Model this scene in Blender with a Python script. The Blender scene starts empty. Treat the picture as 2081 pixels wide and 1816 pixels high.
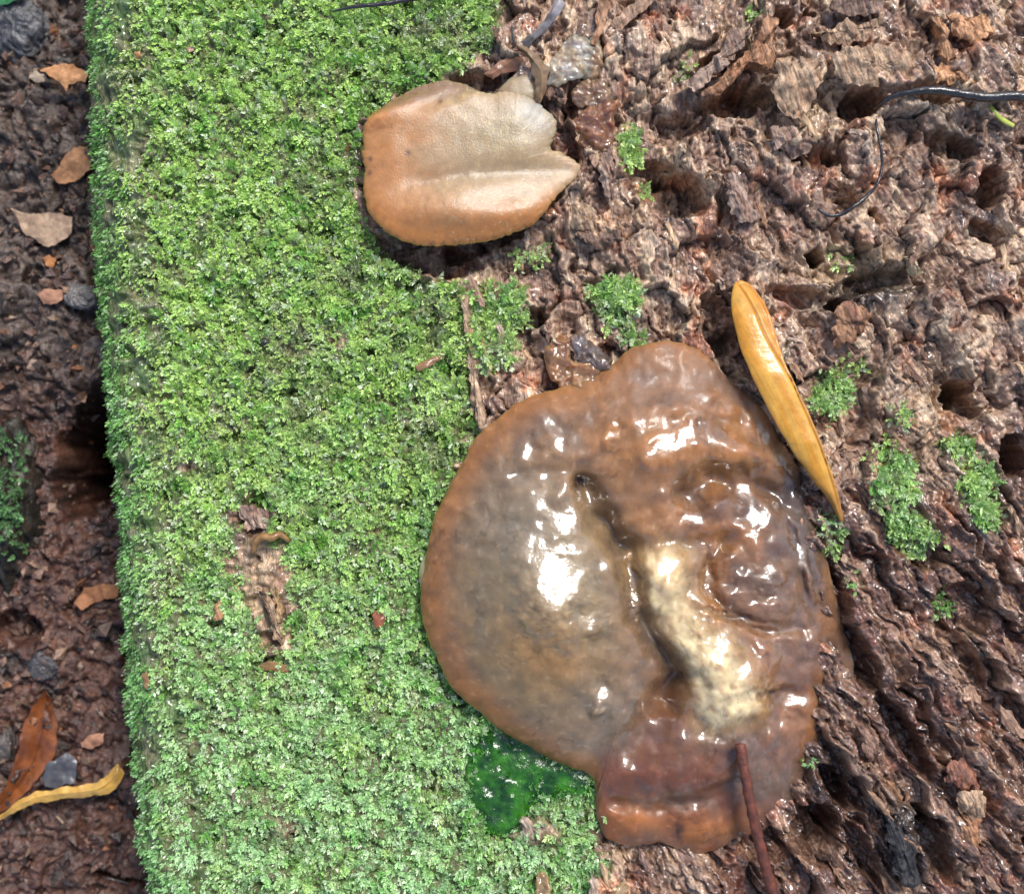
import bpy, bmesh, math, random
import numpy as np
from mathutils import Vector

# ------------------------------------------------------------------ units
# working unit (wu): 1 wu = 100 photo pixels on the plane z = 0 (top of the log), K metres per wu
K = 0.007
H = 28.0                      # camera height above the log top, in wu
R = math.radians
S = bpy.context.scene
COL = S.collection
rng = np.random.default_rng(7)
random.seed(7)

# ------------------------------------------------------------------ camera
cam = bpy.data.cameras.new('camera')
camo = bpy.data.objects.new('camera', cam); COL.objects.link(camo)
camo.location = (0, 0, H * K)
cam.sensor_width = 36; cam.sensor_fit = 'HORIZONTAL'
cam.lens = 36 * H / 20.81
cam.clip_start = 0.005; cam.clip_end = 200
cam.dof.use_dof = True; cam.dof.focus_distance = (H - 0.1) * K; cam.dof.aperture_fstop = 18
S.camera = camo
S.cycles.max_bounces = 6; S.cycles.diffuse_bounces = 3; S.cycles.glossy_bounces = 3; S.cycles.transparent_max_bounces = 6
# ------------------------------------------------------------------ light
SUN_DIR = Vector((0.30, 0.52, 0.80)).normalized()      # towards the sun
elev = math.asin(SUN_DIR.z)
w = bpy.data.worlds.new('World'); S.world = w; w.use_nodes = True
nt = w.node_tree; nt.nodes.clear()
sky = nt.nodes.new('ShaderNodeTexSky'); sky.sky_type = 'NISHITA'; sky.sun_disc = False
sky.sun_elevation = elev; sky.sun_rotation = math.atan2(SUN_DIR.x, SUN_DIR.y)
sky.air_density = 1.0; sky.dust_density = 2.0; sky.ozone_density = 1.0
bg = nt.nodes.new('ShaderNodeBackground'); bg.inputs[1].default_value = 0.085
wo = nt.nodes.new('ShaderNodeOutputWorld')
nt.links.new(sky.outputs[0], bg.inputs[0]); nt.links.new(bg.outputs[0], wo.inputs[0])
sun = bpy.data.lights.new('sun', 'SUN'); sun.energy = 1.5; sun.angle = R(16); sun.color = (1.0, 0.975, 0.94)
suno = bpy.data.objects.new('sun', sun); COL.objects.link(suno)
suno.rotation_euler = SUN_DIR.to_track_quat('Z', 'Y').to_euler()
suno.location = SUN_DIR * 2
S.view_settings.view_transform = 'Standard'; S.view_settings.look = 'None'
S.view_settings.gamma = 1; S.view_settings.use_curve_mapping = False
S.view_settings.exposure = 1.35

# ------------------------------------------------------------------ noise (numpy)
def hsh(ix, iy, seed):
    h = (ix.astype(np.int64) * 374761393 + iy.astype(np.int64) * 668265263 + seed * 974634541) & 0xFFFFFFFF
    h = ((h ^ (h >> 13)) * 1274126177) & 0xFFFFFFFF
    h = ((h ^ (h >> 16)) * 2246822519) & 0xFFFFFFFF
    return ((h ^ (h >> 15)) & 0xFFFFFF) / float(0x1000000)
def perlin(x, y, seed=0):
    x = np.asarray(x, float); y = np.asarray(y, float)
    ix = np.floor(x); iy = np.floor(y); fx = x - ix; fy = y - iy
    ix = ix.astype(np.int64); iy = iy.astype(np.int64)
    u = fx*fx*fx*(fx*(fx*6-15)+10); v = fy*fy*fy*(fy*(fy*6-15)+10)
    def g(dx, dy):
        a = hsh(ix+dx, iy+dy, seed) * (2*np.pi)
        return np.cos(a)*(fx-dx) + np.sin(a)*(fy-dy)
    a = g(0,0); b = g(1,0); c = g(0,1); d = g(1,1)
    return (a + u*(b-a) + v*((c + u*(d-c)) - (a + u*(b-a)))) * 1.5
def fbm(x, y, o=4, seed=0, gain=.5):
    t = 0; am = 1; n = 0
    for k in range(o):
        t = t + am*perlin(x*2**k, y*2**k, seed+k*17); n += am; am *= gain
    return t/n*1.3
def ridged(x, y, o=3, seed=0):
    t = 0; am = 1; n = 0
    for k in range(o):
        t = t + am*(1-2*np.abs(perlin(x*2**k, y*2**k, seed+k*31))); n += am; am *= .5
    return t/n
def cells(x, y, seed):
    """nearest and second nearest cell point; returns f1, f2, cell ids and the offset from the cell point"""
    x = np.asarray(x, float); y = np.asarray(y, float)
    ix = np.floor(x).astype(np.int64); iy = np.floor(y).astype(np.int64)
    f1 = np.full(x.shape, 9.0); f2 = np.full(x.shape, 9.0); bj = ix.copy(); bk = iy.copy(); ox = np.zeros(x.shape); oy = np.zeros(x.shape)
    for dx in (-1, 0, 1):
        for dy in (-1, 0, 1):
            jx = ix+dx; jy = iy+dy
            ax = x-jx-hsh(jx, jy, seed); ay = y-jy-hsh(jx, jy, seed+5)
            d = ax*ax+ay*ay; m = d < f1
            f2 = np.where(m, f1, np.minimum(f2, d)); f1 = np.where(m, d, f1)
            bj = np.where(m, jx, bj); bk = np.where(m, jy, bk); ox = np.where(m, ax, ox); oy = np.where(m, ay, oy)
    return np.sqrt(f1), np.sqrt(f2), bj, bk, ox, oy
def worley(x, y, seed=0):
    f1, f2, bj, bk, _, _ = cells(x, y, seed); return f1, f2, hsh(bj, bk, seed+9)
def plates(x, y, seed, step, tilt, crack, cw=.14):
    """broken plates: every cell is a tilted facet at its own height, cracks between"""
    f1, f2, bj, bk, ox, oy = cells(x, y, seed)
    a = hsh(bj, bk, seed+11)*6.2832
    return (hsh(bj, bk, seed+9)-.5)*step+tilt*(ox*np.cos(a)+oy*np.sin(a))*(.3+hsh(bj, bk, seed+13))-crack*(1-ss(0, cw, f2-f1))
def ss(a, b, x):
    t = np.clip((x-a)/(b-a), 0, 1); return t*t*(3-2*t)
def mix(a, b, t): return a + (b-a)*t
def lerpc(c, d, t):
    t = np.asarray(t)[..., None]; return np.asarray(c)*(1-t) + np.asarray(d)*t

# ------------------------------------------------------------------ photo pixels <-> world
def W(pts, z=0.0):
    p = np.asarray(pts, float); m = (H - np.asarray(z))/H
    return np.stack([(p[..., 0]/100 - 10.405)*m, (9.08 - p[..., 1]/100)*m], -1)
def PX(X, Y, z=0.0):
    m = H/(H-z); return (X*m + 10.405)*100, (9.08 - Y*m)*100
def ell(px, py, cx, cy, rx, ry, rot=0):
    a = R(rot); dx = px-cx; dy = py-cy
    ux = dx*math.cos(a)+dy*math.sin(a); uy = -dx*math.sin(a)+dy*math.cos(a)
    return np.sqrt((ux/rx)**2 + (uy/ry)**2)
def gau(px, py, cx, cy, rx, ry, rot=0): return np.exp(-ell(px, py, cx, cy, rx, ry, rot)**2)
def pdist(px, py, pts):
    d = np.full(np.shape(px), 1e9); 
    for (x0, y0), (x1, y1) in zip(pts[:-1], pts[1:]):
        vx, vy = x1-x0, y1-y0; L = vx*vx+vy*vy+1e-9
        t = np.clip(((px-x0)*vx+(py-y0)*vy)/L, 0, 1)
        d = np.minimum(d, np.hypot(px-x0-t*vx, py-y0-t*vy))
    return d
def psdf(px, py, poly):             # signed distance, negative inside
    q = list(poly) + [poly[0]]
    d = pdist(px, py, q); ins = np.zeros(np.shape(px), bool)
    for (x0, y0), (x1, y1) in zip(q[:-1], q[1:]):
        if y0 == y1: continue
        c = ((y0 > py) != (y1 > py)) & (px < (x1-x0)*(py-y0)/(y1-y0)+x0)
        ins ^= c
    return np.where(ins, -d, d)

# ------------------------------------------------------------------ mesh helpers
def np_mesh(name, V, F, smooth=True, colors=None, attrs=None):
    V = np.asarray(V, np.float32); F = np.asarray(F, np.int32)
    me = bpy.data.meshes.new(name)
    n, k = F.shape
    me.vertices.add(len(V)); me.vertices.foreach_set('co', (V*K).astype(np.float32).ravel())
    me.loops.add(n*k); me.loops.foreach_set('vertex_index', F.ravel())
    me.polygons.add(n); me.polygons.foreach_set('loop_start', np.arange(0, n*k, k, dtype=np.int32))
    me.polygons.foreach_set('use_smooth', np.full(n, smooth, bool))
    me.update(calc_edges=True)
    if colors is not None:
        c = np.ones((len(V), 4), np.float32); c[:, :3] = np.clip(colors, 0, 1)
        a = me.color_attributes.new('Col', 'FLOAT_COLOR', 'POINT'); a.data.foreach_set('color', c.ravel())
    for kx, v in (attrs or {}).items():
        a = me.attributes.new(kx, 'FLOAT', 'POINT'); a.data.foreach_set('value', np.asarray(v, np.float32))
    return me
def link(name, me, mat, base=(0, 0, 0), parent=None):
    """base in wu, world position of the origin; mesh is already relative to it"""
    o = bpy.data.objects.new(name, me); COL.objects.link(o)
    if me is not None and mat is not None and not me.materials: me.materials.append(mat)
    b = Vector(base)*K
    if parent is not None:
        o.parent = parent; b = b - Vector(parent['_b'])
    o.location = b
    o['_b'] = tuple(Vector(base)*K)
    return o
def put(name, V, F, mat, parent=None, colors=None, attrs=None, smooth=True, weld=False):
    V = np.asarray(V, float)
    base = np.array([(V[:, 0].min()+V[:, 0].max())/2, (V[:, 1].min()+V[:, 1].max())/2, V[:, 2].min()])
    me = np_mesh(name, V-base, F, smooth, colors, attrs)
    if weld:
        bm = bmesh.new(); bm.from_mesh(me)
        bmesh.ops.remove_doubles(bm, verts=bm.verts, dist=0.0012*K)
        bmesh.ops.dissolve_degenerate(bm, edges=bm.edges, dist=0.0004*K)
        bmesh.ops.recalc_face_normals(bm, faces=bm.faces)
        bm.to_mesh(me); bm.free()
    return link(name, me, mat, base, parent)
def empty(name, base):
    o = bpy.data.objects.new(name, None); COL.objects.link(o)
    o.location = Vector(base)*K; o['_b'] = tuple(Vector(base)*K); o.empty_display_size = .005
    return o
def tag(o, label, cat, group=None, kind=None):
    o['label'] = label; o['category'] = cat
    if group: o['group'] = group
    if kind: o['kind'] = kind
    return o
def grid_faces(nr, nc, wrap=False):
    i = np.arange(nr-1)[:, None]; j = np.arange(nc if wrap else nc-1)[None, :]
    j2 = (j+1) % nc
    return np.stack([i*nc+j, i*nc+j2, (i+1)*nc+j2, (i+1)*nc+j], -1).reshape(-1, 4)
def spline(pts, n, closed=True, sharp=False):
    p = np.asarray(pts, float)
    q = np.vstack([p[-1:], p, p[:2]]) if closed else np.vstack([2*p[0]-p[1], p, 2*p[-1]-p[-2]])
    out = []
    m = len(p) if closed else len(p)-1
    if sharp: out = [p]; m = 0
    t = np.linspace(0, 1, 24, endpoint=False)[:, None]
    for i in range(m):
        a, b, c, d = q[i], q[i+1], q[i+2], q[i+3]
        out.append(.5*((2*b)+(-a+c)*t+(2*a-5*b+4*c-d)*t**2+(-a+3*b-3*c+d)*t**3))
    out = np.vstack(out + [p[:1] if closed else p[-1:]])
    L = np.r_[0, np.cumsum(np.linalg.norm(np.diff(out, axis=0), axis=1))]
    s = np.linspace(0, L[-1], n, endpoint=not closed)
    return np.stack([np.interp(s, L, out[:, k]) for k in range(out.shape[1])], -1)
def tube(name, px_pts, zs, rad, mat, parent=None, colf=None, n=60, m=8, flat=1.0, rough=.0, seed=3):
    """px points with heights (wu), radii (wu)"""
    p3 = np.array([[*W(p, z), z] for p, z in zip(px_pts, zs)])
    c = spline(p3, n, False); t = np.linspace(0, 1, n)
    r = np.interp(t, np.linspace(0, 1, len(rad)), rad)
    T = np.gradient(c, axis=0); T /= np.linalg.norm(T, axis=1)[:, None]
    up = np.array([0, 0, 1.0]); A = np.cross(T, up); A /= np.linalg.norm(A, axis=1)[:, None]+1e-9
    B = np.cross(A, T)
    a = np.linspace(0, 2*np.pi, m, endpoint=False)
    rr = r[:, None]*(1+rough*perlin(t[:, None]*n*.35, a[None, :]*1.0+50, seed))
    V = c[:, None, :] + A[:, None, :]*(np.cos(a)[None, :, None]*rr[..., None]) + B[:, None, :]*(np.sin(a)[None, :, None]*rr[..., None]*flat)
    V = V.reshape(-1, 3); F = grid_faces(n, m, True)
    V = np.vstack([V, c[0]-T[0]*r[0]*.4, c[-1]+T[-1]*r[-1]*.4]); k = n*m
    j = np.arange(m); j2 = (j+1) % m
    F = np.vstack([F, np.stack([np.full(m, k), j2, j, j], -1), np.stack([np.full(m, k+1), (n-1)*m+j, (n-1)*m+j2, (n-1)*m+j2], -1)])
    F4 = F[:len(F)-2*m]; F3 = F[len(F)-2*m:][:, :3]
    F4 = np.vstack([F4[:, [0, 1, 2]], F4[:, [0, 2, 3]]]); F = np.vstack([F4, F3])
    cols = colf(V[:, 0], V[:, 1], np.r_[np.repeat(t, m), 0, 1]) if colf else None
    return put(name, V, F, mat, parent, cols)
def slab(name, outline, z0, top, bot, col, mat, parent=None, nt=160, nr=40, nb=8, spine=None, jag=None,
         alpha=None, smooth=True, seed=1, dense=1.6, sharp=False, wet=None):
    """a solid with a free outline (photo pixels at height z0); top/bot(X,Y,s)->height in wu above 0; s = 0 centre .. 1 rim"""
    O = spline(W(outline, z0), nt, True, sharp)
    if jag:
        T = np.roll(O, -1, 0)-np.roll(O, 1, 0); T /= np.linalg.norm(T, axis=1)[:, None]+1e-9
        N = np.stack([T[:, 1], -T[:, 0]], -1)
        L = np.r_[0, np.cumsum(np.linalg.norm(np.diff(O, axis=0), axis=1))]
        for amp, fr in jag: O = O + N*(amp*perlin(L*fr, L*0+seed*3.7, seed))[:, None]
    if spine is None: C = np.repeat(O.mean(0)[None], nt, 0)
    else:
        sp = spline(W(spine, z0), 80, False)
        C = sp[np.argmin(((O[:, None]-sp[None])**2).sum(-1), 1)]
        for _ in range(6): C = (np.roll(C, 1, 0)+C*2+np.roll(C, -1, 0))/4
    s = 1-(1-np.linspace(0, 1, nr+1))**dense
    XY = C[None]+(O-C)[None]*s[:, None, None]
    Sx = np.repeat(s[:, None], nt, 1)
    Zt = top(XY[..., 0], XY[..., 1], Sx)
    sb = s[::-1][np.linspace(0, nr, nb+1).astype(int)][1:]
    XB = C[None]+(O-C)[None]*sb[:, None, None]; Sb = np.repeat(sb[:, None], nt, 1)
    Zb = bot(XB[..., 0], XB[..., 1], Sb)
    V = np.vstack([np.dstack([XY, Zt]).reshape(-1, 3), np.dstack([XB, Zb]).reshape(-1, 3)])
    nrow = nr+1+len(sb)
    F = grid_faces(nrow, nt, True)
    AllS = np.r_[Sx.ravel(), Sb.ravel()]
    cols = col(V[:, 0], V[:, 1], AllS) if col else None
    at = {'alpha': alpha(V[:, 0], V[:, 1], AllS), 'wet': wet(V[:, 0], V[:, 1], AllS) if wet else np.ones(len(V))} if alpha else None
    return put(name, V, F, mat, parent, cols, at, smooth, weld=True)

# ------------------------------------------------------------------ materials
def material(name, rough=.4, spec=.5, col=None, sss=0, rad=(.2, .1, .05), coat=0, coat_r=.05, bump=(), vary=None,
             rough_var=None, alpha=False, translucent=0, ior=1.45, fibre=None, fibre_bump=(.03, .8), space='world', wet=False):
    m = bpy.data.materials.new(name); m.use_nodes = True
    t = m.node_tree; b = t.nodes['Principled BSDF']; out = t.nodes['Material Output']
    N = lambda k: t.nodes.new(k)
    pos = N('ShaderNodeNewGeometry').outputs['Position'] if space == 'world' else N('ShaderNodeTexCoord').outputs['Object']
    def fib(ang, sp, sa):
        ro = N('ShaderNodeVectorRotate'); ro.rotation_type = 'Z_AXIS'; ro.inputs['Angle'].default_value = ang
        t.links.new(pos, ro.inputs['Vector'])
        mp = N('ShaderNodeMapping'); mp.inputs['Scale'].default_value = (sa/K, sp/K, (sp+sa)*.5/K)
        t.links.new(ro.outputs[0], mp.inputs['Vector'])
        n = N('ShaderNodeTexNoise'); n.inputs['Scale'].default_value = 1; n.inputs['Detail'].default_value = 4; n.inputs['Roughness'].default_value = .62
        n.inputs['Distortion'].default_value = .25
        t.links.new(mp.outputs[0], n.inputs['Vector']); return n.outputs['Fac']
    fsock = None
    if fibre:                        # (angles..., across, along)
        angs, sp, sa = fibre
        fsock = fib(angs[0], sp, sa)
        if len(angs) > 1:
            f2 = fib(angs[1], sp, sa); at = N('ShaderNodeAttribute'); at.attribute_name = 'gt'
            mf = N('ShaderNodeMix'); t.links.new(at.outputs['Fac'], mf.inputs[0]); t.links.new(fsock, mf.inputs[2]); t.links.new(f2, mf.inputs[3]); fsock = mf.outputs[0]
    def noise(scale, detail=4, ro=.6, dist=0):
        n = N('ShaderNodeTexNoise'); n.inputs['Scale'].default_value = scale/K; n.inputs['Detail'].default_value = detail
        n.inputs['Roughness'].default_value = ro; n.inputs['Distortion'].default_value = dist
        t.links.new(pos, n.inputs['Vector']); return n.outputs['Fac']
    if col is None:
        ca = N('ShaderNodeVertexColor'); ca.layer_name = 'Col'; c = ca.outputs['Color']
    else:
        rg = N('ShaderNodeRGB'); rg.outputs[0].default_value = (*col, 1); c = rg.outputs[0]
    if vary:                         # (scale, dark, bright): multiply by a noise between the two
        mr = N('ShaderNodeMapRange'); mr.inputs['From Min'].default_value = .3; mr.inputs['From Max'].default_value = .7
        mr.inputs['To Min'].default_value = vary[1]; mr.inputs['To Max'].default_value = vary[2]
        t.links.new(noise(vary[0], 6, .65), mr.inputs['Value'])
        mm = N('ShaderNodeMix'); mm.data_type = 'RGBA'; mm.blend_type = 'MULTIPLY'; mm.inputs[0].default_value = 1
        t.links.new(c, mm.inputs[6]); t.links.new(mr.outputs[0], mm.inputs[7]); c = mm.outputs[2]
    if fsock:
        mr = N('ShaderNodeMapRange'); mr.inputs['From Min'].default_value = .34; mr.inputs['From Max'].default_value = .66
        mr.inputs['To Min'].default_value = .5; mr.inputs['To Max'].default_value = 1.5
        t.links.new(fsock, mr.inputs['Value'])
        mm = N('ShaderNodeMix'); mm.data_type = 'RGBA'; mm.blend_type = 'MULTIPLY'; mm.inputs[0].default_value = 1
        t.links.new(c, mm.inputs[6]); t.links.new(mr.outputs[0], mm.inputs[7]); c = mm.outputs[2]
    t.links.new(c, b.inputs['Base Color'])
    b.inputs['Roughness'].default_value = rough; b.inputs['Specular IOR Level'].default_value = spec
    b.inputs['IOR'].default_value = ior
    if rough_var:
        mr = N('ShaderNodeMapRange'); mr.inputs['From Min'].default_value = .35; mr.inputs['From Max'].default_value = .65
        mr.inputs['To Min'].default_value = rough_var[1]; mr.inputs['To Max'].default_value = rough_var[2]
        t.links.new(noise(rough_var[0], 3), mr.inputs['Value']); t.links.new(mr.outputs[0], b.inputs['Roughness'])
    if sss:
        b.inputs['Subsurface Weight'].default_value = sss
        b.inputs['Subsurface Radius'].default_value = rad; b.inputs['Subsurface Scale'].default_value = K
    if coat:
        b.inputs['Coat Weight'].default_value = coat; b.inputs['Coat Roughness'].default_value = coat_r
    if wet:
        aw = N('ShaderNodeAttribute'); aw.attribute_name = 'wet'; t.links.new(aw.outputs['Fac'], b.inputs['Coat Weight'])
        if wet == 'skin':
            mr = N('ShaderNodeMapRange'); mr.inputs['To Min'].default_value = .5; mr.inputs['To Max'].default_value = rough
            t.links.new(aw.outputs['Fac'], mr.inputs['Value']); t.links.new(mr.outputs[0], b.inputs['Roughness'])
    prev = None
    if fsock:
        bn = N('ShaderNodeBump'); bn.inputs['Strength'].default_value = fibre_bump[1]; bn.inputs['Distance'].default_value = fibre_bump[0]*K
        t.links.new(fsock, bn.inputs['Height']); prev = bn.outputs['Normal']
    for sc, dist, st in bump:        # (noise scale per wu, height in wu, strength)
        bn = N('ShaderNodeBump'); bn.inputs['Strength'].default_value = st; bn.inputs['Distance'].default_value = dist*K
        t.links.new(noise(sc, 4, .55), bn.inputs['Height'])
        if prev: t.links.new(prev, bn.inputs['Normal'])
        prev = bn.outputs['Normal']
    if prev:
        t.links.new(prev, b.inputs['Normal'])
        if coat and wet is not True: t.links.new(prev, b.inputs['Coat Normal'])
    surf = b.outputs[0]
    if translucent:
        tr = N('ShaderNodeBsdfTranslucent'); t.links.new(c, tr.inputs[0])
        mx = N('ShaderNodeMixShader'); mx.inputs[0].default_value = translucent
        t.links.new(surf, mx.inputs[1]); t.links.new(tr.outputs[0], mx.inputs[2]); surf = mx.outputs[0]
    if alpha:
        at = N('ShaderNodeAttribute'); at.attribute_name = 'alpha'
        tp = N('ShaderNodeBsdfTransparent'); mx = N('ShaderNodeMixShader')
        tp.inputs[0].default_value = (.95, .9, .8, 1)
        t.links.new(at.outputs['Fac'], mx.inputs[0]); t.links.new(tp.outputs[0], mx.inputs[1]); t.links.new(surf, mx.inputs[2]); surf = mx.outputs[0]
    t.links.new(surf, out.inputs['Surface'])
    return m
GA0, GA1 = math.atan2(.995, .10), math.atan2(.83, -.56)+math.pi
M_wood = material('wet rotten wood', spec=.6, vary=(6, .6, 1.4), rough_var=(2.2, .14, .6), bump=((30, .03, .6),), fibre=((math.atan2(.995, .10), math.atan2(.83, .56)), 13, 1.6), fibre_bump=(.10, 1.0), coat=.5, coat_r=.1, wet=True)
M_chip = material('wood chip', spec=.5, vary=(9, .6, 1.4), rough_var=(4, .2, .6), bump=((40, .02, .6),), fibre=((math.atan2(.9, .3),), 18, 2.5), fibre_bump=(.06, .9))
M_splinter = material('wood splinter', spec=.5, rough_var=(8, .2, .6), fibre=((0,), 20/K*.006, 2), fibre_bump=(.05, .8), space='object')
M_moss = material('moss leaf', rough=.34, spec=.7, translucent=.3)
M_jelly = material('jelly fungus flesh', rough=.16, spec=.5, ior=1.4, sss=1.0, rad=(.42, .24, .13), coat=.8, coat_r=.03,
                   bump=((1.3, .14, .30), (4.2, .035, .16), (20, .006, .12)), vary=(3, .8, 1.2), alpha=True, wet='skin')
M_cap = material('thin fungus cap', coat=.45, coat_r=.2, rough=.36, spec=.55, ior=1.4, sss=1.0, rad=(.40, .22, .10), bump=((5, .03, .2), (24, .014, .6), (60, .008, .5)),
                 vary=(6, .86, 1.12), alpha=True)
M_leaf = material('wet leaf', rough=.3, spec=.5, coat=.35, coat_r=.12, vary=(3, .75, 1.2), bump=((12, .02, .4),), translucent=.12)
M_dry = material('damp leaf scrap', rough=.62, spec=.35, vary=(7, .65, 1.35), bump=((14, .03, .6), (40, .012, .6)))
M_ground = material('wet forest soil', rough=.5, spec=.5, vary=(8, .5, 1.5), rough_var=(1.6, .10, .65), bump=((6, .08, .7), (22, .04, .8)), coat=.3, coat_r=.08)
M_stone = material('dark wet stone', rough=.3, spec=.5, vary=(5, .55, 1.5), rough_var=(4, .1, .5), bump=((6, .06, .7), (20, .03, .7)))
M_root = material('wet black root', rough=.22, spec=.6, coat=.4, coat_r=.08, bump=((14, .02, .6),))
M_twig = material('twig bark', rough=.45, spec=.4, vary=(10, .7, 1.3), bump=((18, .03, .7),))
M_algae = material('wet green film', rough=.12, spec=.5, coat=.7, coat_r=.03, bump=((3.5, .07, .6), (11, .03, .6)), vary=(5, .6, 1.4), sss=.3, rad=(.05, .1, .03))

# ------------------------------------------------------------------ the log surface
ZG = -3.3                       # ground level
RC = 1.15                       # radius of the rounded shoulder on the moss side
def edgeX(Y):                   # world X of the log's left flank
    py = 908-100*Y
    e = np.interp(py, [-600, 0, 250, 500, 760, 870, 1000, 1200, 1500, 1816, 2400], [165, 176, 182, 190, 208, 216, 232, 246, 254, 296, 340])
    e = e + 12*fbm(Y*.9, Y*0+3.1, 3, 5) + 7*perlin(Y*3.1, Y*0+9, 6)
    return (e/100-10.405)*1.03+.10
PITS = [  # px, py, rx, ry, rot, depth
 (1660, 522, 20, 18, 0, 1.0), (1952, 803, 38, 30, -35, 1.1), (1975, 830, 26, 20, 20, .6), (1651, 24, 15, 15, 0, .9), (1592, 36, 20, 24, 0, .6),
 (2015, 378, 30, 42, 0, .9), (2058, 925, 30, 45, 0, .9), (1776, 430, 12, 12, 0, .6), (1747, 212, 42, 32, -25, 1.0), (1500, 205, 80, 32, -12, 1.1),
 (1372, 395, 75, 50, 10, .9), (1330, 345, 60, 26, 0, .5), (1462, 655, 40, 70, -15, .9), (1500, 720, 45, 60, -30, .8), (1640, 605, 90, 22, 10, .55),
 (1760, 575, 90, 22, -12, .6), (1655, 320, 60, 24, 0, .5), (1714, 398, 46, 24, 10, .45), (1085, 642, 26, 22, 0, .6), (1690, 1190, 26, 80, -20, .7),
 (1740, 1330, 30, 90, -30, .7), (1655, 1690, 55, 60, 20, 1.1), (1560, 1720, 60, 40, 0, .6), (2010, 470, 40, 22, 30, .5), (1880, 200, 50, 20, 10, .5),
 (860, 515, 120, 42, 12, .75), (985, 480, 110, 30, -20, .5), (960, 168, 60, 22, 0, .5), (515, 1045, 30, 55, 8, .5), (545, 1300, 34, 20, 0, .4),
 (1470, 118, 60, 26, -25, .6), (1840, 1500, 24, 110, -32, .6), (1960, 1330, 24, 90, -35, .5),
 (1900, 1720, 26, 90, -25, .7), (1760, 1740, 24, 80, -30, .7), (1700, 1600, 20, 60, -30, .6), (1890, 1130, 40, 30, 0, .5), (1960, 1240, 60, 60, 0, .5),
 (1930, 300, 60, 26, 20, .5), (1380, 250, 40, 26, 0, .4),
]
LEDGES = [  # px,py,rx,ry,rot,height: raised lumps of wood
 (1640, 265, 70, 60, 0, .38), (1790, 150, 120, 45, 8, .35), (1620, 150, 60, 60, 0, .30), (1460, 330, 90, 60, 30, .25), (1760, 500, 150, 50, 0, .25),
 (1900, 650, 120, 60, 25, .2), (1290, 500, 70, 60, 0, .2), (1960, 1480, 60, 220, -35, .3), (1790, 1650, 40, 180, -30, .3), (1720, 1480, 50, 120, -20, .25),
 (1640, 1560, 50, 90, -25, .3), (1860, 880, 60, 80, 0, .15), (1200, 460, 60, 50, 0, .2), (1560, 480, 90, 70, 0, .12), (2040, 1650, 40, 200, -30, .3),
 (1340, 1790, 160, 50, 0, .2), (1990, 160, 80, 60, 30, .3), (1250, 130, 120, 80, 0, .1),
]
MOSSPOLY = [(-900, -900), (1005, -900), (1012, 40), (990, 110), (935, 140), (870, 165), (790, 200), (730, 260), (722, 360), (738, 440), (775, 500),
            (860, 575), (940, 565), (945, 640), (952, 760), (962, 860), (940, 930), (905, 1000), (905, 1150), (930, 1300), (1040, 1420), (1200, 1480), (1235, 1590),
            (1215, 1690), (1225, 1760), (1190, 1850), (1240, 2700), (-900, 2700)]
TUFTS = [  # moss growing on the bare wood: px,py,rx,ry,rot, density
 (1010, 625, 70, 62, -10, 1.), (1000, 715, 56, 46, 20, .9), (1080, 520, 44, 26, 0, .55), (1255, 612, 50, 62, -10, 1.), (1285, 690, 30, 18, 20, .8), (1282, 300, 26, 46, 0, 1.),
 (1312, 385, 18, 18, 0, .8), (1690, 800, 46, 50, 10, .9), (1725, 745, 50, 18, -10, .5), (1820, 840, 22, 30, 0, .5), (1812, 985, 46, 90, -5, 1.), (1855, 1085, 56, 40, 40, 1.),
 (1985, 1000, 42, 80, -20, 1.), (1950, 905, 36, 22, 0, 1.), (1690, 1085, 24, 50, -10, .6), (1930, 1240, 26, 30, -20, .7), (1740, 1190, 18, 44, -10, .35),
 (1720, 520, 36, 18, 40, .4), (1530, 30, 18, 8, 10, .7), (1395, 140, 20, 26, 0, .45), (990, 30, 24, 60, 0, .8), (1640, 1545, 18, 14, 0, .3),
]
AL = [(945, 1560), (948, 1510), (990, 1475), (1060, 1480), (1120, 1530), (1200, 1570), (1212, 1600), (1150, 1625), (1085, 1640), (1060, 1680), (1030, 1702), (975, 1690), (960, 1640), (948, 1600)]
def moss_mask(X, Y, fine=True):
    px, py = PX(X, Y)
    d = psdf(px, py, MOSSPOLY)
    if fine: d = d + 26*fbm(X*2.1, Y*2.1, 3, 41) + 10*perlin(X*9, Y*9, 43)
    m = 1-ss(-14, 12, d)
    bare = ell(px, py, 528, 1170, 62, 150, -14) + .6*fbm(X*3.2, Y*3.2, 3, 44)
    m = m*ss(.75, 1.05, bare)
    m = m*(.30+.70*ss(-30, -2, psdf(px, py, AL)+22*perlin(X*5, Y*5, 47)))
    m = m*ss(.7, 1.1, ell(px, py, 560, 1300, 40, 26, 10)+.3*perlin(X*6, Y*6, 45))
    for cx, cy, rx, ry in ((585, 1680, 26, 20), (1095, 1690, 42, 30), (480, 1620, 12, 14), (380, 945, 26, 14), (760, 1080, 10, 8), (585, 850, 12, 24), (690, 690, 26, 18)):
        m = m*(1-.8*(1-ss(.6, 1.2, ell(px, py, cx, cy, rx, ry)+.3*perlin(X*8, Y*8, 46))))
    return m
def grain(X, Y):
    px, py = PX(X, Y)
    t = ss(1150, 1600, px+.45*(py-1000))
    wx = X+.25*fbm(X*.5, Y*.5, 2, 51); wy = Y+.25*fbm(X*.5+9, Y*.5, 2, 52)
    a0 = wx*.10-wy*.995; p0 = wx*.995+wy*.10
    a1 = wx*.56-wy*.83; p1 = wx*.83+wy*.56
    return t, a0, p0, a1, p1
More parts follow.
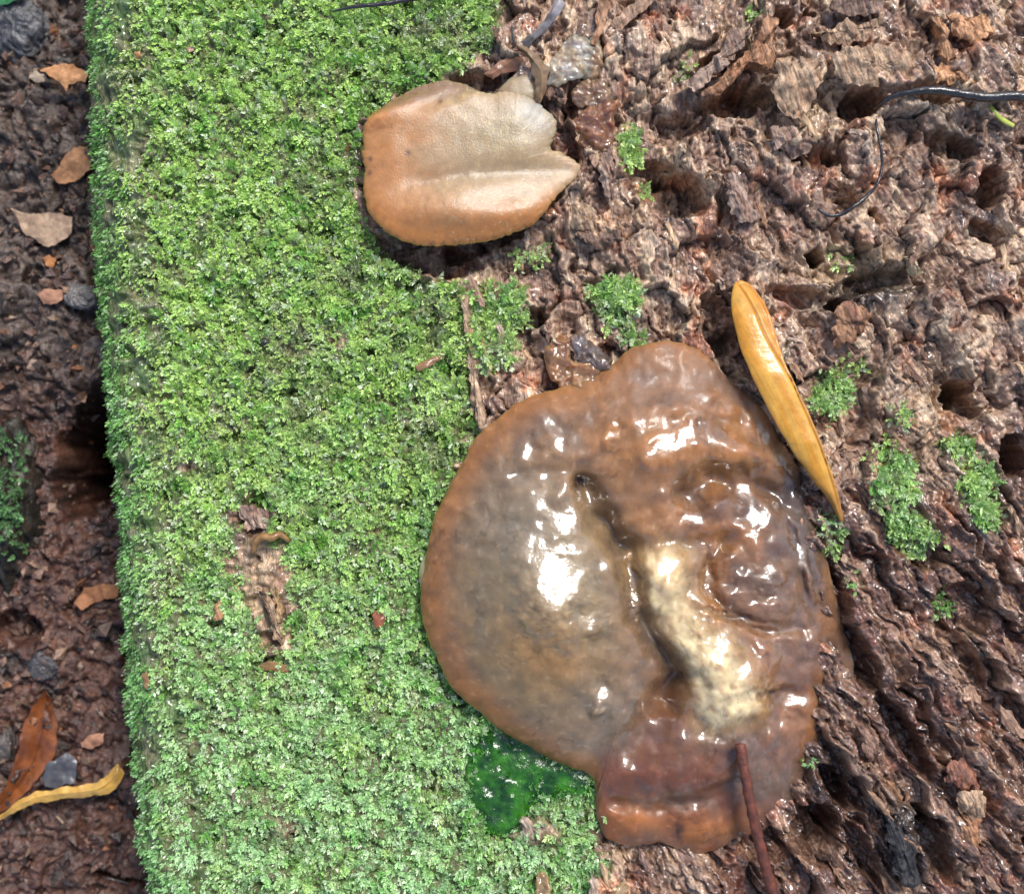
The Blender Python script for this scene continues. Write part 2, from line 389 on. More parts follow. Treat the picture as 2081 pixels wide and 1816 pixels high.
def wood_h(X, Y):
    px, py = PX(X, Y)
    t, a0, p0, a1, p1 = grain(X, Y)
    low = ss(850, 1150, py+.25*(px-1700))*ss(1250, 1500, px)
    def fib(a, p):
        return .10*ridged(p*1.5, a*.22, 2, 60)+.065*ridged(p*4.6, a*.7, 2, 61)+.035*ridged(p*12, a*1.6, 2, 62)
    f = mix(fib(a0, p0)*.55, fib(a1, p1), t)
    wx = X+.22*fbm(X*2, Y*2, 3, 70); wy = Y+.22*fbm(X*2+5, Y*2, 3, 71)
    A = wx*.56-wy*.83; P = wx*.83+wy*.56
    V0 = wx*.98+wy*.2; U0 = wx*.2-wy*.98
    up = plates(V0*1.25, U0*.85, 72, .55, .30, .10, .10)+plates(V0*3.6, U0*1.3, 73, .15, .12, .05, .12)+plates(V0*9, U0*2.6, 74, .035, .05, .012, .2)
    lo = plates(P*1.8, A*.22, 172, .52, .26, .18, .14)+plates(P*5.2, A*.6, 173, .16, .15, .05, .16)+plates(P*12, A*2.2, 174, .04, .05, .012, .2)
    ch = mix(up, lo, low)
    big = .25*fbm(X*.55, Y*.55, 3, 75)
    h = big + f*(.45+.35*low) + ch + .03*fbm(X*9, Y*9, 2, 83)
    h = h - .28*ss(.30, .62, fbm(V0*.9, U0*.6, 3, 76))*(1-low) - .12*ss(.3, .6, fbm(P*4, A*2, 2, 77)) - .30*ss(.25, .6, fbm(P*1.2, A*.28, 3, 82))*low
    jx = px+16*fbm(X*2.6, Y*2.6, 3, 78); jy = py+16*fbm(X*2.6+4, Y*2.6, 3, 79)
    def local(h, cx, cy, rx, ry, ro, amp, lo, hi):
        rr = max(rx, ry)*1.3+12
        k = np.nonzero((np.abs(jx-cx) < rr) & (np.abs(jy-cy) < rr))
        if len(k[0]): h[k] += amp*(1-ss(lo, hi, ell(jx[k], jy[k], cx, cy, rx, ry, ro)))
    for cx, cy, rx, ry, ro, hh in LEDGES: local(h, cx, cy, rx, ry, ro, hh, .75, 1.1)
    jx = px+7*fbm(X*5, Y*5, 2, 80); jy = py+7*fbm(X*5+4, Y*5, 2, 81)
    for cx, cy, rx, ry, ro, dd in PITS:
        if max(rx, ry) < 50 and dd >= .6 and min(rx, ry) > 11: local(h, cx, cy, rx, ry, ro, -dd*1.7, .78, 1.06)
        else: local(h, cx, cy, rx, ry, ro, -dd*1.15, .65, 1.08)
    # calmer under the large fungus so that it sits down
    q = psdf(px, py, FUN)+70*ss(1560, 1680, px)
    h = np.where(q < 40, mix(np.minimum(h, .05)-.05, h, ss(-60, 30, q)), h)
    q = psdf(px, py, EAR); h = np.where(q < 30, mix(np.minimum(h, -.02)-.05, h, ss(-20, 25, q)), h)
    return h
def moss_h(X, Y):
    return .12*fbm(X*.9, Y*.9, 3, 90)+.16*fbm(X*2.6, Y*2.6, 2, 91)+.10*perlin(X*6.5, Y*6.5, 93)-.25*ss(.30, .7, fbm(X*2.2, Y*2.2, 3, 92))-.03
def log_h(X, Y, mm=None):
    mm = moss_mask(X, Y) if mm is None else mm
    px, py = PX(X, Y)
    hm = moss_h(X, Y)
    for cx, cy, rx, ry, ro, dd in PITS:
        if cx < 1010: hm = hm-dd*.8*(1-ss(.55, 1.1, ell(px, py, cx, cy, rx, ry, ro)))
    out = np.array(hm, float); k = np.nonzero((mm < .995) & (X > -6.2))
    if len(k[0]):
        x = X[k]; a = ss(-.5, 1.0, x+4.6)
        wh = np.where(a > 0, wood_h(x, Y[k]), 0)
        out[k] = mix(wh*a+hm[k]*(1-a), hm[k], mm[k])
    q = psdf(px, py, AL); out = np.where(q < 10, np.minimum(out, mix(-.04, .3, ss(-10, 10, q))), out)
    return out
FUN = [(1300, 700), (1365, 692), (1430, 712), (1490, 775), (1555, 838), (1602, 905), (1640, 985), (1668, 1070), (1695, 1160), (1722, 1260), (1745, 1345), (1742, 1410), (1690, 1470),
       (1665, 1530), (1645, 1590), (1618, 1645), (1565, 1690), (1505, 1712), (1452, 1742), (1400, 1738), (1350, 1718), (1290, 1722), (1236, 1705), (1212, 1655), (1214, 1600), (1196, 1572),
       (1130, 1545), (1050, 1505), (965, 1440), (905, 1370), (868, 1290), (857, 1200), (866, 1120), (885, 1050), (925, 970), (965, 895), (1030, 832), (1110, 795), (1180, 770), (1240, 740)]
LOBE = [(1215, 1590), (1212, 1650), (1235, 1705), (1450, 1742), (1560, 1690), (1640, 1570), (1610, 1440), (1350, 1480)]
EAR = [(735, 300), (738, 255), (770, 210), (835, 172), (895, 157), (945, 165), (990, 186), (1030, 185), (1075, 195), (1108, 215), (1130, 240), (1128, 270), (1118, 296), (1146, 306), (1180, 328), (1165, 362),
       (1135, 392), (1105, 430), (1075, 460), (1030, 478), (980, 490), (920, 497), (860, 498), (800, 478), (752, 435), (734, 385), (738, 345)]
def logpos(w_, Y):
    """w: distance along the profile from the shoulder; returns position and normal of the smooth log"""
    e = edgeX(Y); uc = e+RC
    X = w_+uc; z = np.zeros_like(X)
    nx = np.zeros_like(X); nz = np.ones_like(X)
    # top slightly crowned, right flank rounded
    xr = 12.5; Rr = 4.6
    a = np.clip(-w_/RC, 0, np.pi/2*.93); wall = np.maximum(-w_-RC*np.pi/2*.93, 0)
    l = w_ < 0
    X = np.where(l, uc-RC*np.sin(a)-wall*np.cos(np.pi/2*.93), X); z = np.where(l, -RC*(1-np.cos(a))-wall*np.sin(np.pi/2*.93), z)
    nx = np.where(l, -np.sin(a), nx); nz = np.where(l, np.cos(a), nz)
    b = np.clip((w_+uc-xr)/Rr, 0, np.pi/2); r = (w_+uc) > xr
    X = np.where(r, xr+Rr*np.sin(b), X); z = np.where(r, -Rr*(1-np.cos(b)), z)
    nx = np.where(r, np.sin(b), nx); nz = np.where(r, np.cos(b), nz)
    return X, z, nx, nz
def spaced(knots):
    """[(start, step), ..., (end, None)] -> coordinates"""
    out = []
    for (a, st), (b, _) in zip(knots[:-1], knots[1:]): out.append(np.linspace(a, b, max(2, int(round((b-a)/st))+1))[:-1])
    return np.r_[np.concatenate(out), knots[-1][0]]
def wood_col(X, Y, mm=None):
    px, py = PX(X, Y)
    t, a0, p0, a1, p1 = grain(X, Y)
    wx = X+.22*fbm(X*2, Y*2, 3, 70); wy = Y+.22*fbm(X*2+5, Y*2, 3, 71)
    A = wx*.56-wy*.83; P = wx*.83+wy*.56; V0 = wx*.98+wy*.2; U0 = wx*.2-wy*.98
    n = fbm(X*.8, Y*.8, 3, 100)*.5+mix(fbm(p0*4, a0*1.2, 3, 101), fbm(p1*4, a1*1.2, 3, 101), t)*.7+.35*perlin(X*14, Y*14, 102)
    _, _, cid = worley(V0*3.6, U0*1.3, 73); _, _, ci2 = worley(P*5.2, A*.6, 173)
    low = ss(850, 1150, py+.25*(px-1700))*ss(1250, 1500, px); cid = mix(cid, ci2, low)
    n = n+(cid-.5)*.9+.10
    dark = np.array([.06, .030, .020]); mid = lerpc((.285, .175, .130), (.150, .074, .052), low); light = lerpc((.60, .44, .32), (.36, .225, .16), low)
    c = lerpc(mid, light, ss(.0, .75, n)); c = c*(1-ss(.05, .85, -n))[..., None]+dark*ss(.05, .85, -n)[..., None]
    red = ss(.15, .6, fbm(X*1.2+7, Y*1.2, 3, 103)); c = lerpc(c, c*np.array([1.15, .80, .66]), red)
    grey = ss(.2, .6, fbm(X*1.5, Y*1.5+8, 3, 104)); c = lerpc(c, c*np.array([.95, 1.02, 1.12]), grey*.8)
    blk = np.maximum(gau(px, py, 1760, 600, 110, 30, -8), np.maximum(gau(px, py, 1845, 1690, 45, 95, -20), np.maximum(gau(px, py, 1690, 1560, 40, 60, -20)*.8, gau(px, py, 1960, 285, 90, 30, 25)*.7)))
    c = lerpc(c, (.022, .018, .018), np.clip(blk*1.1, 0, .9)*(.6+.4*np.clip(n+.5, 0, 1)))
    tan = np.maximum(gau(px, py, 1640, 200, 70, 60), np.maximum(gau(px, py, 1740, 535, 110, 36), np.maximum(gau(px, py, 1880, 850, 80, 130, 0)*.5, gau(px, py, 520, 1200, 60, 110)*.8)))
    c = lerpc(c, np.array([.44, .32, .21])*(.75+.5*(n[..., None]*.5+.5)), np.clip(tan, 0, .8))
    c = c*np.array([1.02, .98, .88])
    mm = moss_mask(X, Y) if mm is None else mm
    return lerpc(c, lerpc((.09, .16, .04), (.12, .13, .055), ss(-.2, .5, n)), mm*.92)

ws = spaced([(-4.9, .25), (-1.8, .06), (6.6, .035), (8.6, .026), (18.9, .08), (21, .2), (30, None)])
ys = spaced([(-13.5, .12), (-9.9, .06), (-9.15, .026), (9.15, .06), (9.9, .12), (13.5, None)])
Wg, Yg = np.meshgrid(ws, ys)
Xp, Zp, NX, NZ = logpos(Wg, Yg)
Xf = Wg+edgeX(Yg)+RC
MMg = moss_mask(Xf, Yg)
hh = log_h(Xf, Yg, MMg)
flank = ss(-.2, -1.2, Wg)
hh = hh*(1-flank*.5)
V = np.dstack([Xp+NX*hh, Yg, Zp+NZ*hh])
V[:, 0, 2] = ZG-.4; V[:, -1, 2] = ZG-.4
ctr = np.array([2.0, 0, ZG*.5])
caps_lo = [V[0]*f+np.array([ctr[0], -13.5, ctr[2]])*(1-f)+np.array([0, -.3*(1-f), 0]) for f in (.05, .5, .9)]
caps_hi = [V[-1]*f+np.array([ctr[0], 13.5, ctr[2]])*(1-f)+np.array([0, .3*(1-f), 0]) for f in (.9, .5, .05)]
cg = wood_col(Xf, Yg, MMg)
gt = np.concatenate([np.zeros((3, Wg.shape[1])), grain(Xf, Yg)[0], np.zeros((3, Wg.shape[1]))])
def wetness(X, Y):
    px, py = PX(X, Y)
    low = ss(850, 1150, py+.25*(px-1700))*ss(1250, 1500, px)
    v = .25+.75*np.maximum(low, ss(.0, .35, fbm(X*1.4, Y*1.4, 3, 240)))
    v = np.maximum(v, np.maximum(gau(px, py, 1760, 600, 150, 50), gau(px, py, 1030, 780, 80, 60)))
    return np.clip(v*1.3, 0, 1)
wetg = wetness(Xf, Yg); wetg = np.concatenate([wetg[:1]]*3+[wetg]+[wetg[-1:]]*3)
VV = np.concatenate([np.array(caps_lo), V, np.array(caps_hi)]); CC = np.concatenate([np.repeat(cg[:1], 3, 0), cg, np.repeat(cg[-1:], 3, 0)])
log = empty('rotten_log', (2.0, 0, ZG))
tag(log, 'wet rotting log with crumbling brown wood and a moss covered flank', 'log')
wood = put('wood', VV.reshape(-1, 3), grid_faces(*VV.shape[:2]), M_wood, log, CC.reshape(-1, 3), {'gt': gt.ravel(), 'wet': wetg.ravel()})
def top_at(px, py):
    """height of the log top under a photo pixel"""
    p = W((px, py)); return float(log_h(np.array([p[0]]), np.array([p[1]]))[0])

# ------------------------------------------------------------------ moss
def moss_mesh(base, nrm, flow, size, tint, leaves=8, seed=1):
    """shoots at base (n,3) with normal nrm (n,3); flow = azimuth; returns V,F,C"""
    r = np.random.default_rng(seed); n = len(base)
    up = nrm; e1 = np.stack([np.cos(flow), np.sin(flow), np.zeros(n)], -1)
    e1 = e1-up*(e1*up).sum(1, keepdims=True); e1 /= np.linalg.norm(e1, axis=1)[:, None]+1e-9
    e2 = np.cross(up, e1)
    tilt = r.uniform(.35, 1.35, n)
    ax = e1*np.sin(tilt)[:, None]+up*np.cos(tilt)[:, None]
    up2 = up*np.sin(tilt)[:, None]-e1*np.cos(tilt)[:, None]
    Ls = size*r.uniform(1.1, 2.0, n)
    vs, cs = [], []
    for k in range(leaves):
        t = (k+.6)/leaves
        p = base+ax*(Ls*t)[:, None]+up2*(-.12*size*t*t)[:, None]
        side = 1 if k % 2 else -1
        spread = r.uniform(.25, .95, n)*(1.1-.75*t)*side
        lift = r.uniform(-.1, .65, n)
        d = ax*np.cos(spread)[:, None]+e2*np.sin(spread)[:, None]+up2*(lift)[:, None]
        d /= np.linalg.norm(d, axis=1)[:, None]
        sd = np.cross(d, up2+.3*r.normal(0, 1, (n, 3))); sd /= np.linalg.norm(sd, axis=1)[:, None]+1e-9
        nn = np.cross(sd, d)
        L = size*r.uniform(.75, 1.25, n); wd = L*r.uniform(.17, .27, n)
        tip = p+d*L[:, None]+nn*(-.12*L)[:, None]
        midp = p+d*(.45*L)[:, None]
        a = midp+sd*wd[:, None]-nn*(.25*wd)[:, None]; b = midp-sd*wd[:, None]-nn*(.25*wd)[:, None]
        vs.append(np.stack([p, a, tip, b], 1))
        f = r.uniform(.78, 1.22, n)[:, None]
        cb = tint*f*np.array([.74, .84, .66]); ct = tint*f*(.85+.4*t)
        cs.append(np.stack([cb, ct, ct*1.2+.02, ct], 1))
    V = np.stack(vs, 1).reshape(-1, 3); C = np.stack(cs, 1).reshape(-1, 3)
    q = np.arange(n*leaves)[:, None]*4
    F = np.concatenate([q+np.array([[0, 1, 2]]), q+np.array([[0, 2, 3]])])
    return V, F, C
OLD = [(595, 700, 60, 60), (625, 830, 40, 60), (390, 950, 60, 26), (905, 70, 80, 40), (880, 640, 40, 60), (720, 560, 60, 26), (640, 360, 50, 40), (250, 150, 60, 30), (880, 880, 60, 70), (590, 1690, 40, 30)]
def moss_tint(X, Y, r):
    px, py = PX(X, Y); n = len(X)
    mint = np.clip(ss(700, 1750, py+160*fbm(X*.7, Y*.7, 2, 110))*.85+.35*fbm(X*1.6, Y*1.6, 3, 111), 0, 1)
    c = lerpc((.46, .64, .18), (.47, .70, .36), mint)  # mint: the moss's own tone plus blue sky reflection painted into the colour
    lime = ss(.15, .6, fbm(X*1.1+3, Y*1.1, 3, 112)); c = lerpc(c, (.54, .70, .20), lime*.6)
    deep = ss(.15, .55, fbm(X*1.7, Y*1.7+6, 3, 113)); c = lerpc(c, (.15, .40, .06), deep*.75)
    d2 = ss(.3, .55, fbm(X*5, Y*5+6, 2, 118)); c = lerpc(c, (.13, .33, .03), d2*.7)
    edge = ss(1.05, .3, X-edgeX(Y)); c = lerpc(c, (.17, .42, .12), edge*.7)
    old = ss(.28, .55, fbm(X*2.3, Y*2.3+2, 3, 114)); c = lerpc(c, (.30, .28, .15), old*.8)
    for q in OLD: c = lerpc(c, (.30, .30, .17), np.clip(gau(px, py, *q)*1.2+.0*px, 0, .85)*ss(-.35, .25, fbm(X*3.4, Y*3.4, 2, 119)))
    c = lerpc(c, (.035, .20, .012), ss(4, -16, psdf(px, py, AL)+14*perlin(X*5, Y*5, 47))*.93)
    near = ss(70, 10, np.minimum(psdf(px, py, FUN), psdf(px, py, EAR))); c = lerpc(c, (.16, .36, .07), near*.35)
    c = lerpc(c, (.62, .70, .50), (r.random(n) < .15)*.8)
    return c*r.uniform(.8, 1.2, n)[:, None]
def scatter_moss(n, seed):
    r = np.random.default_rng(seed)
    w_ = r.uniform(-2.6, 9.8, n); Y = r.uniform(-13.3, 13.3, n)
    uc = edgeX(Y)+RC
    X0 = w_+uc
    m = moss_mask(X0, Y); dens = m*(1-.65*ss(.4, .8, fbm(X0*2.2, Y*2.2, 3, 92)))
    dens = dens*(1-.8*ss(1.0, .7, ell(*PX(X0, Y), 850, 515, 130, 45, 12)))
    dens = dens*(1-.55*ss(.35, .7, fbm(X0*2.3, Y*2.3+2, 3, 114)))
    dens = dens*ss(-.9, -.45, perlin(X0*6.5, Y*6.5, 93))*(1-.6*ss(.35, .7, perlin(X0*3.1, Y*3.1, 95)))
    dens = dens*np.where(w_ < .35, ss(-.32, .05, fbm(X0*2.6, Y*.9, 3, 96)), 1)
    keep = r.random(n) < dens
    w_, Y, X0 = w_[keep], Y[keep], X0[keep]
    X, z, nx, nz = logpos(w_, Y); h = log_h(X0, Y)*(1-.5*ss(-.2, -1.2, w_))
    nrm = np.stack([nx, np.zeros_like(nx), nz], -1)
    base = np.stack([X, Y, z], -1)+nrm*(h+r.uniform(-.04, .07, len(h)))[:, None]
    flow = 2*np.pi*fbm(X0*1.2, Y*1.2, 2, 120)*1.6-1.2+r.normal(0, .9, len(X))
    flow = np.where(w_ < .2, -np.pi/2+r.normal(0, .9, len(X)), flow)
    size = .072*(1+.35*fbm(X0*1.3, Y*1.3, 2, 121))*np.where(w_ < .25, .75, 1)
    return base, nrm, flow, moss_tint(X0, Y, r), size
b_, n_, f_, t_, s_ = scatter_moss(150000, 21)
V, F, C = moss_mesh(b_, n_, f_, s_*np.random.default_rng(3).uniform(.7, 1.3, len(b_)), t_, 6, 22)
mo = put('moss_carpet', V, F, M_moss, None, C, smooth=False)
tag(mo, 'bright green carpet of tiny leafed moss covering the log flank', 'moss', kind='stuff')
TL = ['small bright green moss patch on bare wood above the large jelly fungus', 'grey green moss patch beside bare striped wood above the large jelly fungus', 'thin brownish moss patch under the tan ear fungus',
      'rounded moss tuft on bare wood above the top of the large jelly fungus', 'little moss tuft touching the top edge of the large jelly fungus', 'small vivid moss tuft right of the tan ear fungus',
      'tiny moss tuft in the dark hollow right of the tan ear fungus', 'dark green moss tuft close beside the yellow leaf', 'sparse olive moss strip above the dark green tuft by the yellow leaf',
      'sparse moss on the rim of a wood ridge right of the yellow leaf', 'tall pale green moss patch standing right of the yellow leaf tip', 'moss clump hanging below the tall pale moss patch',
      'bright moss strip on the wood below the large round borehole', 'bright moss knob at the top of the strip below the borehole', 'dark moss between the yellow leaf tip and the jelly fungus',
      'small green moss tuft on dark wood grain below the other patches', 'thin moss trail running down beside the jelly fungus', 'beaded pale moss on tan wood above the yellow leaf',
      'tiny bright moss sprig among wood flakes near the boreholes', 'tiny faded moss sprig left of the tall wood peak', 'moss clump at the mossy edge beside the dark curled leaf', 'tiny moss speck beside the lower right edge of the jelly fungus']
for i, (cx, cy, rx, ry, ro, de) in enumerate(TUFTS):
    r = np.random.default_rng(300+i)
    n = int(rx*ry*.085*de*4.4)+14
    q = r.uniform(-1.2, 1.2, (n, 2)); X_, Y_ = q[:, 0]*rx, q[:, 1]*ry
    a = R(ro); px = cx+X_*math.cos(a)-Y_*math.sin(a); py = cy+X_*math.sin(a)+Y_*math.cos(a)
    p = W(np.stack([px, py], -1)); X, Y = p[:, 0], p[:, 1]
    e = np.hypot(q[:, 0], q[:, 1])+.4*fbm(X*3, Y*3, 2, 130)
    k = r.random(n) < de*ss(1.1, .7, e); X, Y, e = X[k], Y[k], e[k]
    z = log_h(X, Y); z = np.maximum(z, np.median(z)-.12)+r.uniform(-.03, .08+.1*de, len(z))*ss(1.1, .2, e)
    nrm = np.stack([.25*r.normal(0, 1, len(X)), .25*r.normal(0, 1, len(X))-.2, np.ones(len(X))], -1); nrm /= np.linalg.norm(nrm, axis=1)[:, None]
    tint = lerpc(moss_tint(X, Y, r), (.42, .52, .36), .35*r.random(len(X)))
    V, F, C = moss_mesh(np.stack([X, Y, z], -1), nrm, r.uniform(0, 6.28, len(X)), .074*r.uniform(.75, 1.3, len(X)), tint, 8, 500+i)
    tag(put('moss_tuft', V, F, M_moss, None, C, smooth=False), TL[i], 'moss', 'moss tufts growing on the bare wood')

# ------------------------------------------------------------------ the large jelly fungus
def bumps(px, py, L):
    t = 0
    for cx, cy, rx, ry, ro, a in L: t = t+a*gau(px, py, cx, cy, rx, ry, ro)
    return t
def groove(px, py, pts, wd, d): return -d*np.exp(-(pdist(px, py, spline(pts, 24, False).tolist())/wd)**2)
def facets(T, X, Y, L, z=.8, seed=145, am=11, lo=.45, hi=1.75, k_=.85):
    """flattened patches of the wet skin that lean towards the light"""
    px, py = PX(X, Y, z)
    qx = px+am*fbm(X*4, Y*4, 3, seed); qy = py+am*fbm(X*4+8, Y*4, 3, seed+1)
    for cx, cy, rx, ry, ro in L:
        k = np.unravel_index(np.argmin((px-cx)**2+(py-cy)**2), px.shape)
        x0, y0, z0 = X[k], Y[k], T[k]
        v = Vector((-x0, -y0, H-z0)).normalized(); hv = (SUN_DIR+v).normalized()
        pl = z0-(hv.x*(X-x0)+hv.y*(Y-y0))/hv.z
        wgt = ss(hi, lo, ell(qx, qy, cx, cy, rx, ry, ro))
        T = T+(pl-T)*wgt*k_
    return T
def fun_h(X, Y, s):
    px, py = PX(X, Y, .5)
    px = px+10*fbm(X*1.7, Y*1.7, 2, 140); py = py+10*fbm(X*1.7+4, Y*1.7, 2, 141)
    h = .55+bumps(px, py, [(1085, 1230, 170, 260, -12, .55), (1120, 1150, 90, 130, 0, .10), (1340, 890, 120, 70, -15, .38), (1530, 925, 110, 42, 12, .40), (1240, 850, 70, 55, 0, .10),
        (1100, 890, 110, 70, -30, .05), (1350, 1160, 50, 60, 0, .30), (1440, 1340, 70, 100, -25, .36), (1500, 1430, 90, 50, 0, .18), (1560, 1175, 95, 85, 0, .14),
        (1600, 1330, 80, 90, 0, .05), (1380, 1010, 120, 60, 0, .12), (1330, 760, 90, 50, 0, -.12), (1680, 1400, 80, 80, 0, -.30), (1660, 1250, 50, 90, 0, -.2)])
    h = h+groove(px, py, [(1190, 985), (1215, 1050), (1262, 1105), (1282, 1180), (1310, 1270), (1370, 1360), (1350, 1430)], 24, .48)
    h = h+groove(px, py, [(1370, 1390), (1330, 1460), (1265, 1530), (1205, 1590)], 48, .40)
    h = h+groove(px, py, [(1400, 1010), (1440, 975), (1520, 985), (1600, 1010)], 30, .50)
    h = h+groove(px, py, [(1050, 960), (1180, 950), (1250, 900), (1400, 850), (1500, 860)], 16, .10)
    h = h+groove(px, py, [(1215, 1060), (1280, 1110), (1390, 1110), (1480, 1090)], 20, .20)
    h = h+groove(px, py, [(1470, 1105), (1436, 1150), (1450, 1215), (1520, 1265), (1640, 1285)], 13, .20)
    h = h+groove(px, py, [(1420, 1460), (1500, 1480), (1600, 1440)], 30, .22)
    h = h-.20*gau(px, py, 1178, 978, 20, 17)
    _, _, _, _, ox, oy = cells(X*3.2+.4*fbm(X*3, Y*3, 2, 146), Y*3.2, 147)
    h = h+.07*np.clip(1-1.8*(ox*ox+oy*oy), 0, 1)*np.clip(gau(px, py, 1450, 1380, 75, 110, -22)*1.3+gau(px, py, 1345, 1170, 45, 60), 0, 1)
    right = ss(1300, 1550, px)
    h = h+(.05+.06*right)*fbm(X*1.7, Y*1.7, 2, 142)+.012*right*ridged(X*4.5, Y*4.5, 2, 143)
    lobe = ss(1490, 1590, py-.35*(px-1400)*ss(1400, 1200, px)*0+.0*px)*ss(1190, 1225, px)
    hl = .40+.16*gau(px, py, 1430, 1570, 140, 60, 8)+.16*gau(px, py, 1290, 1665, 55, 38)+.18*gau(px, py, 1440, 1690, 70, 38)+.10*gau(px, py, 1580, 1600, 55, 60)
    hl = hl+groove(px, py, [(1250, 1635), (1330, 1650), (1430, 1630), (1500, 1585)], 15, .18)+groove(px, py, [(1362, 1670), (1368, 1745)], 18, .16)+.06*fbm(X*2.2, Y*2.2, 3, 160)
    h = mix(h, hl, lobe)
    h = h*ss(1790, 1650, px)
    return h
def fun_rim(X, Y):
    px, py = PX(X, Y, .3)
    z = np.interp(px, [860, 1000, 1300, 1540, 1640, 1740], [.34, .30, .22, .10, -.06, -.28])
    z = z-.16*ss(1560, 1640, py)
    return z+.06*ss(1250, 1500, py)*ss(1250, 1000, px)+.03*fbm(X*2, Y*2, 2, 144)
def fun_top(X, Y, s):
    T = fun_rim(X, Y)+np.clip(1-s**3.2, 0, 1)**.62*fun_h(X, Y, s)
    return facets(T, X, Y, [(1125, 1175, 62, 95, -10), (1150, 1060, 30, 30, 0), (1190, 1255, 36, 22, 20), (1345, 912, 48, 26, -25), (1400, 868, 12, 34, 40), (1525, 1010, 20, 46, -25), (1540, 1050, 34, 18, 0),
        (1290, 1190, 9, 62, -4), (1350, 1145, 30, 36, 0), (1462, 1315, 32, 34, 0), (1515, 1365, 30, 28, 20), (1612, 1432, 52, 20, 12), (1560, 1170, 30, 24, 20), (1640, 1140, 10, 60, -18), (1075, 920, 20, 18, 0),
        (1432, 805, 24, 16, 0), (1245, 885, 12, 24, 30), (1445, 1185, 8, 50, 0), (1520, 1262, 60, 8, 14), (1405, 1055, 26, 14, 0), (1220, 1410, 14, 36, 15)])
def fun_bot(X, Y, s): return fun_rim(X, Y)-.10*np.clip(1-s**5, 0, 1)**.5-.9*(1-ss(.45, .85, s))
def fun_col(X, Y, s):
    px, py = PX(X, Y, .5)
    n = fbm(X*1.3, Y*1.3, 4, 150); n2 = fbm(X*4, Y*4, 3, 151)
    amber = np.array([.270, .125, .050]); brown = np.array([.160, .085, .050]); olive = np.array([.205, .146, .080]); cream = np.array([.66, .52, .30]); red = np.array([.150, .060, .032]); smoke_shade = np.array([.100, .072, .058])
    c = lerpc(amber, brown, ss(-.25, .45, n))
    px = px+9*n2; py = py+9*fbm(X*4+7, Y*4, 3, 154)
    c = lerpc(c, olive, np.clip(1.25*gau(px, py, 1090, 1240, 190, 320, -14)*1.1, 0, 1)*ss(.97, .80, s))
    c = lerpc(c, np.array([.26, .19, .105]), np.clip(gau(px, py, 1140, 1180, 85, 150, 0), 0, .7))
    c = lerpc(c, np.array([.31, .16, .052]), gau(px, py, 1120, 1330, 110, 70, 30)*.7)
    c = lerpc(c, np.array([.22, .15, .09]), gau(px, py, 1210, 1500, 110, 80, -20)*.8)
    c = lerpc(c, np.array([.20, .13, .07]), gau(px, py, 985, 1030, 60, 110, 20)*.6)
    CORE = [(1305, 1125), (1350, 1105), (1385, 1125), (1390, 1200), (1425, 1262), (1480, 1300), (1535, 1390), (1545, 1440), (1500, 1475), (1445, 1492), (1412, 1450), (1402, 1390), (1352, 1290), (1312, 1230), (1300, 1170)]
    cd = psdf(px, py, CORE)
    c = lerpc(c, np.array([.42, .27, .12]), ss(50, -10, cd)*.8)
    c = lerpc(c, cream, ss(4, -20, cd)*np.clip(.70+.5*n2+.35*ss(1250, 1400, py), 0, 1))
    c = lerpc(c, np.array([.34, .22, .10]), ss(.45, .7, perlin(X*5, Y*5, 155))*ss(0, -20, cd)*.7)
    c = lerpc(c, smoke_shade, np.clip(gau(px, py, 1585, 1020, 80, 60, 0)*.7+gau(px, py, 1560, 1180, 70, 60)*.75+gau(px, py, 1500, 1515, 80, 36, 0)*.95+gau(px, py, 1320, 1300, 24, 120, -30)*.75+gau(px, py, 1650, 1120, 40, 130, -8)*.8, 0, .92))  # smoky flesh on the right; shade painted into the grooves and hollow
    c = lerpc(c, np.array([.36, .165, .052]), gau(px, py, 1330, 920, 110, 60, -10)*.6+gau(px, py, 1500, 940, 90, 32, 10)*.7+gau(px, py, 1330, 1050, 80, 40)*.4+gau(px, py, 1235, 870, 40, 34)*.6)
    c = lerpc(c, red, gau(px, py, 1340, 1480, 60, 120, 20)*.8+gau(px, py, 1640, 1380, 90, 90)*.5)
    lb = ss(1470, 1570, py)*ss(1190, 1230, px)
    cl = lerpc((.165, .062, .030), (.150, .085, .058), ss(-.2, .4, n))
    cl = lerpc(cl, (.34, .13, .036), gau(px, py, 1290, 1668, 60, 34)*.9+gau(px, py, 1440, 1695, 75, 34)*.9)
    cl = lerpc(cl, (.17, .115, .082), gau(px, py, 1570, 1590, 70, 70)*.8)
    cl = lerpc(cl, (.04, .02, .012), gau(px, py, 1385, 1695, 8, 16)*.9)
    c = lerpc(c, cl, lb)
    c = lerpc(c, (.20, .165, .125), gau(px, py, 1060, 1060, 90, 90)*.5+gau(px, py, 1230, 1420, 80, 60)*.5)
    c = lerpc(c, (.21, .125, .085), gau(px, py, 1600, 1300, 90, 90)*.6+gau(px, py, 1380, 780, 110, 50)*.5)
    rim = ss(.86, .985, s)*ss(1500, 1300, px)*ss(1640, 1540, py); c = lerpc(c, np.array([.30, .130, .042]), rim*.8)
    c = lerpc(c, np.array([.05, .022, .015]), gau(px, py, 1178, 978, 18, 15)*.9)
    vein = np.exp(-(np.abs(fbm(X*1.8, Y*1.8, 3, 156))/.035)**2)*ss(.0, .3, fbm(X*.9+4, Y*.9, 2, 157)); c = lerpc(c, c*.5, vein*.75)
    spots = ss(.52, .62, perlin(X*11, Y*11, 152)); c = lerpc(c, c*.5, spots*.3*ss(.1, .4, n))
    pale = ss(.50, .66, perlin(X*7, Y*7, 153)); c = lerpc(c, c*1.4+.04, pale*.5)
    return c*(1+.16*n2)[..., None]
